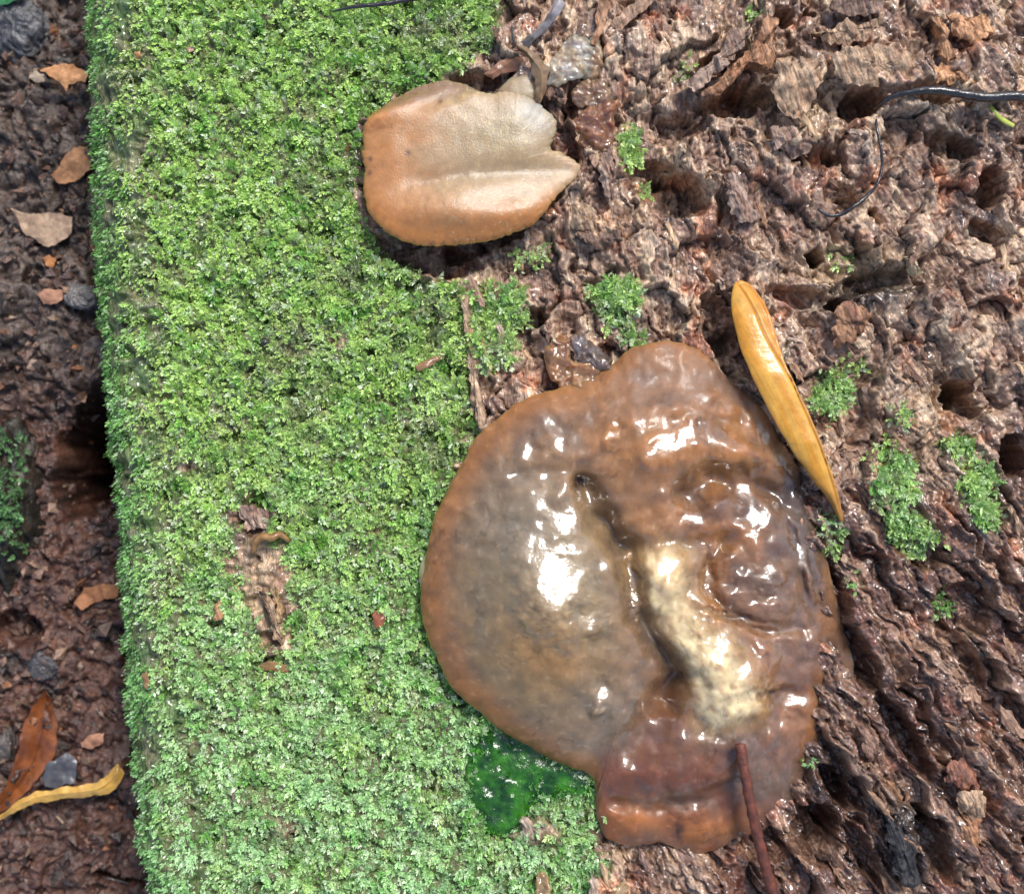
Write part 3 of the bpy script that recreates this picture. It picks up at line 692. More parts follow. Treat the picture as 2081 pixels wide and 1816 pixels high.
def fun_alpha(X, Y, s):
    px, py = PX(X, Y, .4)
    thin = ss(.88, 1, s)*(.10+.35*gau(px, py, 1160, 1560, 110, 40, 20)+.3*gau(px, py, 862, 1160, 30, 60))
    return np.clip(1-thin, 0, 1)
def fun_wet(X, Y, s):
    px, py = PX(X, Y, .6); n = fbm(X*2.2, Y*2.2, 3, 158)
    return np.clip(ss(800, 900, py-.25*(px-1350)*0+50*n)*(1-.75*gau(px, py, 1000, 1420, 150, 130))*(1-.6*ss(.82, .95, s)*ss(1400, 1200, px))*(.30+.70*ss(-.30, .10, fbm(X*2.7, Y*2.7, 3, 159)))*(1-.5*ss(1540, 1640, py)), .06, 1)
jf = empty('jelly_fungus', (*W((1290, 1200)), -.1))
tag(jf, 'large glistening amber brown jelly fungus with a cream core on the log', 'fungus')
slab('cap', FUN, .3, fun_top, fun_bot, fun_col, M_jelly, jf, nt=600, nr=140, nb=14, jag=((.05, 1.2), (.022, 6)), alpha=fun_alpha, dense=1.35, wet=fun_wet)
# thin translucent frill on its left rim
FR = [(862, 1130), (852, 1160), (855, 1200), (862, 1250), (885, 1260), (905, 1200), (905, 1130), (885, 1105)]
slab('rim_frill', FR, .3, lambda X, Y, s: .30+.10*(1-s**2)+.03*perlin(X*4, Y*4, 9), lambda X, Y, s: .27-.02*(1-s), lambda X, Y, s: lerpc((.42, .36, .20), (.36, .22, .10), ss(-.3, .3, fbm(X*3, Y*3, 2, 167))),
     M_jelly, jf, nt=60, nr=10, nb=3, alpha=lambda X, Y, s: .75-.2*ss(.6, 1, s))

# ------------------------------------------------------------------ the ear shaped fungus
def ear_base(X, Y, s):
    px, py = PX(X, Y, .7)
    h = .70+.10*gau(px, py, 940, 290, 160, 90)-.10*gau(px, py, 1050, 350, 160, 24, -6)+.26*gau(px, py, 990, 430, 150, 42, -8)+.05*gau(px, py, 790, 420, 60, 60)-.22*ss(0, 40, (215-.22*(px-860)*0-(px-870)*.26)-py)*ss(1010, 960, px)
    h = h-.22*ss(1040, 1180, px)-.06*ss(800, 730, px)+.02*fbm(X*1.6, Y*1.6, 2, 170)
    return h+.14*np.clip(1-s**5, 0, 1)**.5-.14
def ear_top(X, Y, s): return facets(ear_base(X, Y, s), X, Y, [(995, 400, 115, 34, -8), (860, 205, 90, 18, -20)], .7, 177, 5, .2, 1.9, .85)
def ear_col(X, Y, s):
    px, py = PX(X, Y, .7); n = fbm(X*2, Y*2, 3, 171)
    c = lerpc((.44, .205, .072), (.39, .27, .155), ss(760, 960, px+60*n)*ss(470, 380, py+30*n))
    c = lerpc(c, (.31, .235, .115), gau(px, py, 1040, 270, 110, 60)*.8)
    c = lerpc(c, (.38, .36, .31), gau(px, py, 1090, 225, 46, 40, 30)*.9)
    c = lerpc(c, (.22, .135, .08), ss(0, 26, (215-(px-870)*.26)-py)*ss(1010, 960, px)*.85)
    c = lerpc(c, (.45, .185, .045), np.clip(ss(.62, .97, s)*ss(330, 450, py)+.55*ss(.84, 1, s)*ss(850, 740, px), 0, .85))
    fl = ss(.42, .6, perlin(X*16, Y*13, 172))*ss(840, 950, px); c = lerpc(c, (.48, .36, .19), fl*.7)
    dk = ss(.9, 1, s)*ss(.1, .5, perlin(X*9, Y*9, 173))*ss(400, 450, py); c = lerpc(c, (.16, .07, .03), dk*.7)
    for q in ((895, 205), (830, 312), (752, 322), (750, 350)): c = lerpc(c, (.12, .06, .035), gau(px, py, *q, 5, 6)*.9)
    return c*(1+.1*fbm(X*6, Y*6, 2, 174))[..., None]
ef = empty('ear_fungus', (*W((950, 350)), 0))
tag(ef, 'peach and beige ear shaped fungus with a ragged orange lower edge over moss', 'fungus')
slab('cap', EAR, .7, ear_top, lambda X, Y, s: ear_base(X, Y, s*0+1)-.02-.06*np.clip(1-s**4, 0, 1)**.5-.75*(1-ss(.2, .5, s)), ear_col, M_cap, ef, nt=420, nr=70, nb=10, spine=[(830, 350), (1040, 330)],
     jag=((.03, 1.4), (.014, 4.3), (.018, 11), (.012, 23)), alpha=lambda X, Y, s: 1-.12*ss(.9, 1, s), dense=1.3)
TAB = [(1010, 190), (1030, 162), (1050, 152), (1088, 152), (1092, 200), (1060, 212), (1020, 208)]
slab('pale_tab', TAB, .45, lambda X, Y, s: .40+.10*(1-s**4), lambda X, Y, s: .36-.4*(1-ss(.2, .6, s)), lambda X, Y, s: lerpc((.36, .28, .17), (.30, .21, .12), ss(-.3, .3, fbm(X*4, Y*4, 2, 176))), M_cap, ef,
     nt=70, nr=14, nb=4, jag=((.02, 5),), alpha=lambda X, Y, s: 1-.05*s)

# smaller fungi
def simple_fungus(name, label, parts, base):
    e = empty(name, (*W(base), top_at(*base)-.1)); tag(e, label, 'fungus', 'small fungi on the log')
    for pn, out, z, dome, c0, c1, al, mat in parts:
        slab(pn, out, z, lambda X, Y, s: z+dome*.55*np.clip(1-s**2.6, 0, 1)**.6+.16*fbm(X*2.2, Y*2.2, 3, 181)+.05*ridged(X*4, Y*4, 2, 184), lambda X, Y, s: z-.04+.16*fbm(X*2.2, Y*2.2, 3, 181)+.05*ridged(X*4, Y*4, 2, 184)-.06*(1-s)-.6*(1-ss(.2, .7, s)),
             lambda X, Y, s: lerpc(c0, c1, ss(-.3, .35, fbm(X*2.5, Y*2.5, 3, 182)))*(1+.2*perlin(X*10, Y*10, 183))[..., None], mat, e, nt=130, nr=30, nb=6, jag=((.07, 2.5), (.03, 9)), alpha=lambda X, Y, s: al-.25*ss(.75, 1, s))
    return e
simple_fungus('jelly_fungus', 'small brown and grey jelly fungus just above the large jelly fungus', [
    ('cap', [(1112, 700), (1140, 680), (1160, 690), (1165, 730), (1200, 745), (1225, 765), (1200, 795), (1160, 800), (1120, 765), (1108, 735)], .15, .28, (.30, .155, .065), (.24, .12, .06), .98, M_jelly),
    ('grey_lobe', [(1152, 690), (1175, 678), (1210, 695), (1240, 725), (1232, 755), (1200, 748), (1170, 728)], .15, .22, (.17, .14, .13), (.12, .085, .07), .95, M_jelly)], (1165, 740))
simple_fungus('jelly_fungus', 'greyish see-through thin fungus flap right of the pointed brown leaf', [
    ('cap', [(1112, 165), (1125, 110), (1160, 75), (1195, 85), (1205, 120), (1180, 155), (1150, 172), (1125, 173)], .35, .12, (.36, .33, .29), (.42, .33, .22), .8, M_jelly),
    ('stalk_lobe', [(1190, 110), (1200, 70), (1215, 60), (1225, 100), (1215, 150), (1195, 165), (1180, 150)], .25, .18, (.32, .20, .11), (.36, .28, .19), .85, M_jelly)], (1165, 130))
simple_fungus('jelly_fungus', 'small dark brown jelly fungus between the ear fungus and vivid moss', [
    ('cap', [(1170, 240), (1215, 205), (1262, 200), (1245, 235), (1250, 275), (1225, 300), (1190, 305), (1172, 275)], .2, .24, (.24, .11, .055), (.19, .085, .045), .96, M_jelly),
    ('upper_lobe', [(1165, 180), (1200, 155), (1232, 165), (1250, 195), (1215, 215), (1180, 220)], .2, .16, (.22, .13, .08), (.28, .17, .10), .9, M_jelly)], (1205, 240))
simple_fungus('jelly_fungus', 'tiny tan fungus bud in the moss below the wet green film', [
    ('cap', [(1085, 1800), (1090, 1775), (1110, 1770), (1122, 1795), (1118, 1830), (1090, 1840)], .2, .22, (.38, .27, .14), (.30, .19, .09), .95, M_jelly)], (1100, 1805))
simple_fungus('jelly_fungus', 'tiny amber fungus edge at the border of moss and wood below the jelly fungus', [
    ('cap', [(1228, 1800), (1245, 1775), (1270, 1785), (1280, 1820), (1260, 1850), (1232, 1845)], .15, .2, (.36, .25, .13), (.28, .17, .08), .9, M_jelly)], (1250, 1810))

# wet green film
tag(slab('algae_film', AL, .12, lambda X, Y, s: -.02+.09*np.clip(1-s**3, 0, 1)**.6+.06*fbm(X*2.5, Y*2.5, 3, 190), lambda X, Y, s: -.15+0*s,
     lambda X, Y, s: lerpc((.006, .045, .002), (.030, .145, .004), ss(-.3, .4, fbm(X*2.2, Y*2.2, 3, 191))), M_algae, nt=140, nr=36, nb=4, jag=((.06, 2), (.03, 6))),
    'glossy deep green wet film on moss under the lower edge of the jelly fungus', 'algae')

# ------------------------------------------------------------------ leaves, roots, twig on the log
YL = [(1505, 566), (1492, 590), (1490, 640), (1503, 705), (1530, 775), (1568, 850), (1600, 905), (1645, 965), (1690, 1020), (1716, 1058), (1724, 1064), (1722, 1045), (1700, 980), (1672, 910), (1645, 845), (1612, 775), (1590, 720),
      (1578, 670), (1562, 620), (1540, 582), (1522, 566)]
CREASE = spline([(1508, 572), (1532, 620), (1560, 690), (1600, 760), (1650, 870), (1690, 970), (1722, 1062)], 40, False)
def yl_side(px, py):
    cx = np.interp(py, CREASE[:, 1], CREASE[:, 0]); return px-cx
def yl_z(px, py): return np.interp(py, [560, 640, 760, 900, 1000, 1066], [.30, .62, .82, .85, .60, .25])
def yl_top(X, Y, s):
    px, py = PX(X, Y, .7); d = yl_side(px, py)
    return yl_z(px, py)+.13*np.clip(1-s**2.2, 0, 1)**.6-.11*np.exp(-(d/4)**2)-.09*ss(0, 8, d)+.010*np.sin(d*.7)*ss(0, 8, d)+.02*fbm(X*1.2, Y*1.2, 2, 202)
def yl_col(X, Y, s):
    px, py = PX(X, Y, .7); d = yl_side(px, py); n = fbm(d*.06, py*.008, 3, 200)
    c = lerpc((.60, .265, .028), (.64, .34, .06), ss(-.3, .4, n)); c = lerpc(c, (.50, .185, .02), ss(2, 20, d)*.8)
    c = lerpc(c, (.28, .10, .02), np.exp(-((d+1)/2.6)**2)*.9); c = lerpc(c, (.45, .20, .05), ss(950, 1060, py)*.7)
    c = lerpc(c, (.78, .55, .24), np.exp(-((d-9)/3)**2)*ss(640, 800, py)*.5)
    return c*(1+.12*perlin(d*.25, py*.02, 201))[..., None]
yl = slab('yellow_leaf', YL, .7, yl_top, lambda X, Y, s: yl_z(*PX(X, Y, .7))-.03-.04*(1-s), yl_col, M_leaf, nt=240, nr=34, nb=6, spine=[(1520, 600), (1545, 690), (1590, 790), (1650, 930), (1715, 1050)], jag=((.012, 3),))
tag(yl, 'slender folded yellow ochre leaf lying along the large jelly fungus', 'leaf')
def leafobj(name, label, out, z, dome, tilt, c0, c1, mat=None, spine=None, cat='leaf', th=.03, jag=((.05, 3), (.02, 11)), group=None, vein=True, freq=2.0, seed=1, nt=130, nr=20, sharp=True):
    p = W(out, z); cx, cy = p[:, 0].mean(), p[:, 1].mean()
    m = lambda X, Y: z+(X-cx)*tilt[0]+(Y-cy)*tilt[1]+(.05 if spine else .12)*fbm(X*1.4, Y*1.4, 2, seed)+.03*fbm(X*4, Y*4, 2, seed+1)
    pf = (lambda s: 1-s) if spine else (lambda s: np.clip(1-s**2, 0, 1))
    def cf(X, Y, s):
        c = lerpc(c0, c1, ss(-.35, .4, fbm(X*freq, Y*freq, 4, seed+2)))
        if spine: c = lerpc(c, np.asarray(c0)*.45, ss(.09, .02, s)*.7)
        return c*(1+.18*perlin(X*9, Y*9, seed+3))[..., None]
    o = slab(name, out, z, lambda X, Y, s: m(X, Y)+dome*pf(s), lambda X, Y, s: m(X, Y)-th+dome*pf(s)-th*(1-s), cf, mat or M_leaf, nt=nt, nr=nr, nb=5, spine=spine, jag=jag, seed=seed, sharp=sharp)
    return tag(o, label, cat, group)
leafobj('pointed_leaf', 'narrow brown pointed leaf sheath standing above the ear fungus', [(1050, 92), (1072, 98), (1098, 118), (1118, 140), (1112, 170), (1104, 205), (1096, 212), (1088, 170), (1078, 130)], .62, .10, (0, .2), (.20, .12, .06), (.34, .22, .12), spine=[(1070, 110), (1098, 150), (1098, 200)], seed=4)
leafobj('brown_leaf', 'dull red brown leaf strip behind the pointed leaf', [(980, 150), (1010, 128), (1050, 100), (1078, 112), (1070, 135), (1035, 148), (1000, 165)], .35, .05, (0, .1), (.20, .095, .05), (.27, .13, .07), spine=[(1000, 152), (1060, 115)], seed=5)
leafobj('curled_leaf', 'dark grey curled leaf scrap with pale glossy underside', [(1060, 85), (1085, 62), (1105, 45), (1122, 10), (1140, -20), (1148, 10), (1125, 40), (1110, 62), (1085, 88), (1070, 100)], .5, .08, (0, 0), (.10, .085, .085), (.32, .29, .30), spine=[(1075, 85), (1110, 45), (1135, 0)], seed=6)
leafobj('bark_strip', 'flat brown bark strip lying across the wood above the ear fungus', [(1240, 50), (1262, 60), (1290, 35), (1340, -5), (1370, -40), (1330, -40), (1290, 5), (1255, 35)], .45, .03, (.02, .02), (.26, .15, .09), (.34, .21, .135), mat=M_chip, spine=[(1255, 50), (1340, -15)], cat='bark', th=.08, seed=7, freq=4)
leafobj('bark_strip', 'upright reddish bark sliver beside the flat brown bark strip', [(1203, 90), (1212, 40), (1222, -20), (1245, -20), (1232, 35), (1222, 70), (1212, 95)], .42, .04, (.02, .0), (.28, .14, .075), (.36, .20, .11), mat=M_chip, spine=[(1210, 80), (1232, -10)], cat='bark', th=.07, seed=8, freq=4)
blackcol = lambda X, Y, t: np.repeat(np.array([[.018, .015, .016]]), len(X), 0)+.02*np.clip(perlin(X*6, Y*6, 210), 0, 1)[:, None]
blackcol3 = lambda X, Y, s: np.repeat(np.array([[.02, .015, .015]]), len(X), 0)
tag(tube('thick_root', [(1775, 222), (1810, 198), (1860, 186), (1910, 184), (1960, 192), (2010, 198), (2060, 195), (2130, 202), (2200, 215)], [.2, .55, .68, .72, .70, .66, .62, .6, .55], [.03, .06, .085, .09, .10, .10, .09, .08], M_root, colf=blackcol, n=90, m=12, rough=.15),
    'thick shiny black root running across the crumbling wood', 'root')
tag(tube('thin_root', [(1778, 225), (1782, 260), (1790, 300), (1792, 340), (1782, 375), (1760, 400), (1735, 420), (1710, 435), (1685, 438), (1662, 425)], [.2, .38, .42, .38, .4, .38, .4, .35, .35, .3], [.025, .035, .03, .035, .045, .03], M_root, colf=blackcol, n=80, m=8, rough=.2),
    'thin black hooked root hanging below the thick root', 'root')
tag(tube('black_stalk', [(676, 24), (720, 14), (780, 8), (840, -2), (900, -16)], [.28, .36, .36, .34, .3], [.02, .045, .05, .05, .05], M_root, colf=blackcol, n=50, m=8, rough=.3),
    'black thin stalk lying on the moss', 'twig')
tag(tube('curled_tendril', [(1040, 55), (1044, 82), (1058, 100), (1078, 108)], [.35, .45, .5, .45], [.02, .03, .03, .02], M_root, colf=blackcol, n=40, m=8),
    'short black curved tendril beside the dark curled leaf', 'twig')
tag(tube('twig', [(1504, 1512), (1512, 1560), (1525, 1630), (1540, 1700), (1556, 1760), (1575, 1830), (1592, 1900)], [.86, .86, .78, .62, .48, .35, .22], [.105, .10, .105, .11, .115, .12, .12], M_twig,
     colf=lambda X, Y, t: lerpc((.15, .045, .028), (.10, .035, .024), ss(-.3, .3, perlin(X*5, Y*5, 211))), n=80, m=12, rough=.18), 'smooth dark red brown twig poking over the jelly fungus', 'twig')
tag(tube('green_needle', [(2008, 212), (2022, 228), (2040, 245), (2060, 256)], [.35, .38, .36, .3], [.04, .055, .055, .045], M_leaf, colf=lambda X, Y, t: lerpc((.36, .46, .05), (.52, .56, .12), t), n=30, m=8, flat=.6),
    'short lime green needle under the thick black root', 'leaf')

for lab, o_, c0, c1 in (
  ('tiny orange fleck in the moss close to the flank beside a pale fleck', [(272, 108), (285, 104), (288, 116), (276, 120)], (.42, .20, .07), (.30, .14, .05)),
  ('tiny pale pink fleck in the moss beside the tiny orange fleck', [(376, 96), (388, 90), (394, 102), (384, 108)], (.44, .27, .19), (.36, .2, .13)),
  ('small rust brown fleck in the moss left of the ear fungus', [(684, 296), (698, 284), (716, 292), (708, 306), (692, 304)], (.26, .12, .05), (.34, .16, .06)),
  ('rust red fleck in the moss left of the large jelly fungus', [(756, 1250), (770, 1238), (784, 1250), (776, 1275), (762, 1278)], (.28, .085, .04), (.36, .13, .06)),
  ('brown grain stuck on the mossy flank below the bare patch', [(288, 1368), (300, 1364), (306, 1390), (298, 1402), (290, 1390)], (.26, .14, .06), (.36, .22, .11)),
  ('brown splinter lying in the moss right of the glossy black bead', [(842, 745), (870, 730), (905, 715), (900, 728), (872, 746), (848, 756)], (.25, .125, .06), (.33, .18, .09)),
  ('rusty crumb in the moss just below the bare patch', [(520, 1352), (545, 1342), (585, 1350), (590, 1366), (560, 1364), (535, 1362)], (.26, .11, .05), (.20, .14, .05)),
  ('grey brown chip sunk in the lower moss', [(470, 1610), (482, 1602), (492, 1625), (482, 1640), (472, 1632)], (.16, .13, .10), (.22, .17, .13))):
    a = np.mean(o_, 0); z = top_at(*a)+.16
    leafobj('leaf_fleck', lab, o_, z, .03, (0, 0), c0, c1, cat='leaf fleck', nt=40, nr=6, jag=((.02, 6),), seed=int(a[0]))
q = np.linspace(0, 6.2832, 14)[:-1]; c_ = W((537, 696), .1)
tag(slab('black_bead', [(537+11*math.cos(v), 696+10*math.sin(v)) for v in q], .14, lambda X, Y, s: .10+.10*np.sqrt(np.clip(1-s*s, 0, 1)), lambda X, Y, s: .10-.09*np.sqrt(np.clip(1-s*s, 0, 1)), blackcol3, M_root, nt=30, nr=8, nb=6), 'glossy black round bead sitting in the moss', 'seed')
zc = top_at(540, 1110)
tag(tube('curled_husk', [(514, 1122), (520, 1102), (534, 1090), (552, 1092), (566, 1086), (578, 1090), (586, 1098)], [zc+.12, zc+.2, zc+.26, zc+.28, zc+.24, zc+.2, zc+.14], [.04, .07, .08, .08, .07, .05], M_leaf,
     colf=lambda X, Y, t: lerpc((.26, .13, .045), (.40, .22, .08), ss(-.3, .3, perlin(X*6, Y*6, 212))), n=50, m=8, flat=1.5), 'curled brown husk in the bare patch of the moss', 'husk')
# ------------------------------------------------------------------ pieces of wood on the log (parts of the log)
def flake(out, z, dome, tilt, c0, c1, name='wood_flake', th=.10, seed=1, jag=((.12, 1.7), (.08, 5), (.04, 13)), spine=None, nt=90, nr=18):
    p = W(out, z); cx, cy = p[:, 0].mean(), p[:, 1].mean()
    def m(X, Y):
        P = X*.95+Y*.3; A = X*.3-Y*.95
        _, _, ci = worley(P*7+.5*fbm(X*4, Y*4, 2, seed), A*2.6, seed+5)
        return z-.06+(X-cx)*tilt[0]+(Y-cy)*tilt[1]+.16*fbm(X*2.0, Y*2.0, 3, seed)+.05*ridged(P*8, A*1.5, 2, seed+1)+(ci-.5)*.10
    cf = lambda X, Y, s: lerpc(c0, c1, ss(-.35, .4, fbm((X*.95+Y*.3)*5, (X*.3-Y*.95)*1.6, 4, seed+2)))*(1+.35*perlin(X*8, Y*5, seed+3))[..., None]
    return slab(name, out, z, lambda X, Y, s: m(X, Y)+dome*np.clip(1-s**2, 0, 1), lambda X, Y, s: m(X, Y)-th-.4*(1-ss(.3, .95, s)), cf, M_chip, log, nt=nt, nr=nr, nb=5, spine=spine, jag=jag, seed=seed, sharp=True)
tanc = ((.40, .27, .17), (.30, .18, .11)); pinkc = ((.36, .25, .19), (.24, .145, .105)); orng = ((.50, .27, .13), (.40, .20, .10)); redc = ((.28, .125, .06), (.36, .19, .10)); dkc = ((.13, .075, .05), (.21, .125, .085))
FL = [
 ([(1430, 185), (1480, 140), (1530, 90), (1560, 38), (1578, 45), (1570, 100), (1582, 150), (1560, 130), (1520, 130), (1490, 165), (1455, 195)], .55, .10, (.05, .1), redc),
 ([(1572, 118), (1620, 108), (1680, 120), (1678, 165), (1660, 210), (1640, 245), (1590, 240), (1570, 190)], .62, .10, (.0, .12), tanc),
 ([(1690, 118), (1730, 100), (1780, 88), (1860, 108), (1885, 130), (1855, 165), (1800, 178), (1740, 172), (1700, 150)], .62, .10, (-.05, .12), tanc),
 ([(1560, 260), (1640, 262), (1650, 300), (1620, 318), (1570, 312)], .48, .10, (0, .1), pinkc),
 ([(1380, 170), (1440, 130), (1500, 55), (1530, 70), (1470, 140), (1410, 190)], .35, .05, (0, .05), pinkc),
 ([(1655, 70), (1720, 45), (1790, 40), (1760, 75), (1690, 90)], .42, .06, (0, .1), tanc),
 ([(1690, -30), (1690, 15), (1730, 34), (1790, 25), (1815, -10), (1810, -40), (1740, -50)], .5, .10, (0, .05), ((.20, .12, .085), (.28, .18, .13))),
 ([(1150, 440), (1160, 405), (1205, 405), (1240, 440), (1255, 470), (1200, 478), (1165, 470)], .35, .08, (.05, .1), tanc),
 ([(1172, 470), (1260, 472), (1265, 490), (1215, 498), (1175, 490)], .38, .05, (0, .1), dkc),
 ([(1220, 305), (1245, 298), (1252, 350), (1248, 410), (1230, 400), (1222, 350)], .36, .06, (0, 0), pinkc),
 ([(1470, 355), (1510, 355), (1530, 400), (1545, 440), (1510, 452), (1490, 430), (1478, 390)], .36, .10, (0, .1), pinkc),
 ([(1895, 35), (1920, 28), (1935, 80), (1950, 120), (1925, 130), (1910, 85)], .5, .06, (0, 0), orng),
 ([(1890, 140), (1930, 130), (1960, 160), (1990, 168), (1940, 172), (1900, 160)], .5, .05, (0, 0), orng),
 ([(1940, 40), (2000, 30), (2025, 60), (1990, 85), (1945, 70)], .45, .06, (.05, 0), orng),
 ([(1950, 1610), (2000, 1605), (2005, 1660), (1985, 1670), (1950, 1655)], .55, .10, (0, .1), tanc),
 ([(1950, 1650), (2000, 1665), (1990, 1720), (1955, 1700)], .45, .08, (0, .05), redc),
 ([(1930, 1550), (1975, 1545), (1985, 1600), (1950, 1612), (1925, 1590)], .42, .10, (0, .05), ((.27, .12, .075), (.20, .08, .05))),
 ([(1745, 1480), (1765, 1475), (1800, 1530), (1800, 1560), (1770, 1545), (1750, 1515)], .45, .10, (0, .05), ((.24, .14, .10), (.17, .09, .06))),
 ([(1800, 1660), (1835, 1665), (1855, 1720), (1880, 1790), (1850, 1800), (1815, 1770)], .45, .10, (0, 0), ((.03, .028, .03), (.018, .016, .017))),
 ([(535, 1215), (560, 1225), (580, 1290), (575, 1315), (555, 1300), (540, 1255)], .18, .06, (0, 0), tanc),
 ([(552, 1195), (560, 1190), (575, 1250), (568, 1262)], .26, .03, (0, 0), ((.42, .28, .14), (.34, .20, .09))),
 ([(490, 1030), (550, 1035), (545, 1075), (500, 1080)], .02, .06, (0, .1), pinkc),
 ([(430, 1235), (445, 1228), (450, 1248), (436, 1256)], .22, .05, (0, 0), orng),
 ([(1835, 520), (1850, 505), (1870, 530), (1880, 555), (1858, 550)], .35, .05, (0, 0), ((.45, .36, .22), (.36, .26, .15))),
 ([(938, 600), (952, 598), (962, 700), (978, 800), (985, 865), (970, 868), (955, 790), (948, 690)], .22, .04, (0, 0), tanc),
 ([(1700, 640), (1720, 620), (1770, 640), (1740, 690), (1700, 700)], .3, .10, (0, .1), ((.32, .17, .09), (.22, .10, .06))),
]
for i, (o_, z, d, tl, cc) in enumerate(FL):
    zz = z
    flake(o_, zz, d, tl, cc[0], cc[1], seed=600+i*5)
# splinters: a few shared meshes, copied along the grain
SPL = []
for i in range(8):
    r = np.random.default_rng(700+i); n = 9; t = np.linspace(0, 1, n)
    Lh = 1.0; wd = r.uniform(.10, .2); hg = r.uniform(.06, .12)
    prof = np.clip(np.minimum(t*6+.25, (1-t)*5+.15), 0, 1)*(1+.25*r.normal(0, 1, n))
    cx = .06*np.cumsum(r.normal(0, .5, n)); ang = np.linspace(0, 2*np.pi, 6, endpoint=False)
    V = np.array([[ (tt-.5)*Lh+.05*r.normal(), cx[k]+wd*prof[k]*math.cos(a)*(1+.2*r.normal()), hg*prof[k]*math.sin(a)*(1+.2*r.normal())] for k, tt in enumerate(t) for a in ang])
    F = grid_faces(n, 6, True)
    V = np.vstack([V, V[:6].mean(0), V[-6:].mean(0)]); j = np.arange(6)
    F = np.vstack([F[:, [0, 1, 2]], F[:, [0, 2, 3]], np.stack([np.full(6, n*6), (j+1) % 6, j], -1), np.stack([np.full(6, n*6+1), (n-1)*6+j, (n-1)*6+(j+1) % 6], -1)])
    base = [(.40, .27, .18), (.30, .18, .12), (.22, .12, .08), (.46, .33, .24), (.15, .08, .05), (.34, .19, .11), (.27, .17, .13), (.5, .33, .19)][i]
    C = np.array(base)[None]*(1+.3*r.normal(0, 1, (len(V), 1)))
    SPL.append(np_mesh('splinter', V, F, False, C)); SPL[-1].materials.append(M_splinter)
r = np.random.default_rng(801); cnt = 0
while cnt < 230:
    px = r.uniform(960, 2100); py = r.uniform(-20, 1830)
    p = W((px, py)); X = np.array([p[0]]); Y = np.array([p[1]])
    if psdf(np.array([px]), np.array([py]), FUN)[0] < 25 or psdf(np.array([px]), np.array([py]), LOBE)[0] < 25 or psdf(np.array([px]), np.array([py]), EAR)[0] < 20 or moss_mask(X, Y)[0] > .4: continue
    z = log_h(X, Y)[0]
    if z < -.35: continue
    low = py > 900 or px < 1250
    L = r.uniform(.25, .8) if low else r.uniform(.18, .55)
    ang = (math.atan2(-.83, .56) if px > 1350 else math.atan2(-.995, .10))+r.normal(0, .18 if low else .6)
    me = SPL[r.integers(0, 8)] if not (py > 1250 and px > 1500) else SPL[[1, 2, 4, 5][r.integers(0, 4)]]
    o = link('splinter', me, None, (p[0], p[1], z+.02), log)
    o.rotation_euler = (r.uniform(-.5, .5), r.normal(0, .16), ang)
    o.scale = (L, L*r.uniform(.5, 1.0), L*r.uniform(.5, 1.0)); cnt += 1

# ------------------------------------------------------------------ ground
def ground_h(X, Y):
    px, py = PX(X, Y, ZG)
    near = ss(60, 14, np.hypot(X, Y))
    h = .35*fbm(X*.35, Y*.35, 3, 220)
    wx = X+.3*fbm(X, Y, 3, 221); wy = Y+.3*fbm(X+5, Y, 3, 222)
    f1, f2, cid = worley(wx*1.6, wy*1.6, 223); g1, g2, gid = worley(wx*4.5, wy*4.5, 224); k1, k2, kid = worley(wx*11, wy*11, 226)
    h = h+near*((cid-.5)*.30+(gid-.5)*.20+(kid-.5)*.08+.10*fbm(X*3, Y*3, 3, 225)-.08*(1-ss(0, .2, f2-f1)))
    jx = px+14*fbm(X*2, Y*2, 3, 227); jy = py+14*fbm(X*2+3, Y*2, 3, 228)
    hole = 1-ss(-48, 14, psdf(jx, jy, [(235, 780), (165, 830), (122, 910), (112, 1000), (140, 1050), (180, 1045), (240, 1000), (320, 900)]))
    h = h-6.5*hole*(1+.25*fbm(X*2.5, Y*2.5, 3, 229))
    h = h+.45*(1-ss(-30, 40, psdf(jx, jy, [(-300, -300), (300, -300), (300, 780), (130, 800), (60, 830), (-300, 820)])))
    h = h-.5*(1-ss(.6, 1.1, ell(jx, jy, 165, 175, 40, 26)))-.3*(1-ss(.6, 1.1, ell(jx, jy, 25, 760, 50, 16)))-.5*(1-ss(.6, 1.1, ell(jx, jy, 240, 1790, 60, 14, 12)))-.8*(1-ss(.5, 1.1, ell(jx, jy, 30, 1280, 60, 40)))
    return h
def ground_col(X, Y):
    px, py = PX(X, Y, ZG); n = fbm(X*1.1, Y*1.1, 4, 230)+.4*perlin(X*6, Y*6, 231)
    _, _, gid = worley(X*4.5, Y*4.5, 224)
    n = n+(gid-.5)*.6
    up = ss(900, 700, py)
    mid = lerpc((.135, .062, .042), (.125, .088, .066), up)
    c = lerpc(mid, lerpc((.26, .125, .075), (.24, .18, .135), up), ss(.05, .8, n)); c = lerpc(c, (.035, .024, .018), ss(.0, .8, -n))
    return c*np.array([.62, .60, .62])
gx = spaced([(-2900, 400), (-300, 60), (-60, 8), (-20, 1), (-13.2, .042), (-7.2, .3), (-4, 4), (30, 20), (300, 400), (2900, None)])
gy = spaced([(-2900, 400), (-300, 60), (-60, 8), (-20, 1.5), (-11.2, .042), (11.2, 1.5), (20, 8), (60, 60), (300, 400), (2900, None)])
GX, GY = np.meshgrid(gx, gy)
gh = ground_h(GX, GY)
g = put('ground', np.dstack([GX, GY, ZG+gh]).reshape(-1, 3), grid_faces(len(gy), len(gx)), M_ground, None, ground_col(GX, GY).reshape(-1, 3))
g['kind'] = 'structure'; g['label'] = 'dark wet forest soil beside the log'
def gz(px, py):
    p = W((px, py), ZG); return ZG+float(ground_h(np.array([p[0]]), np.array([p[1]]))[0])
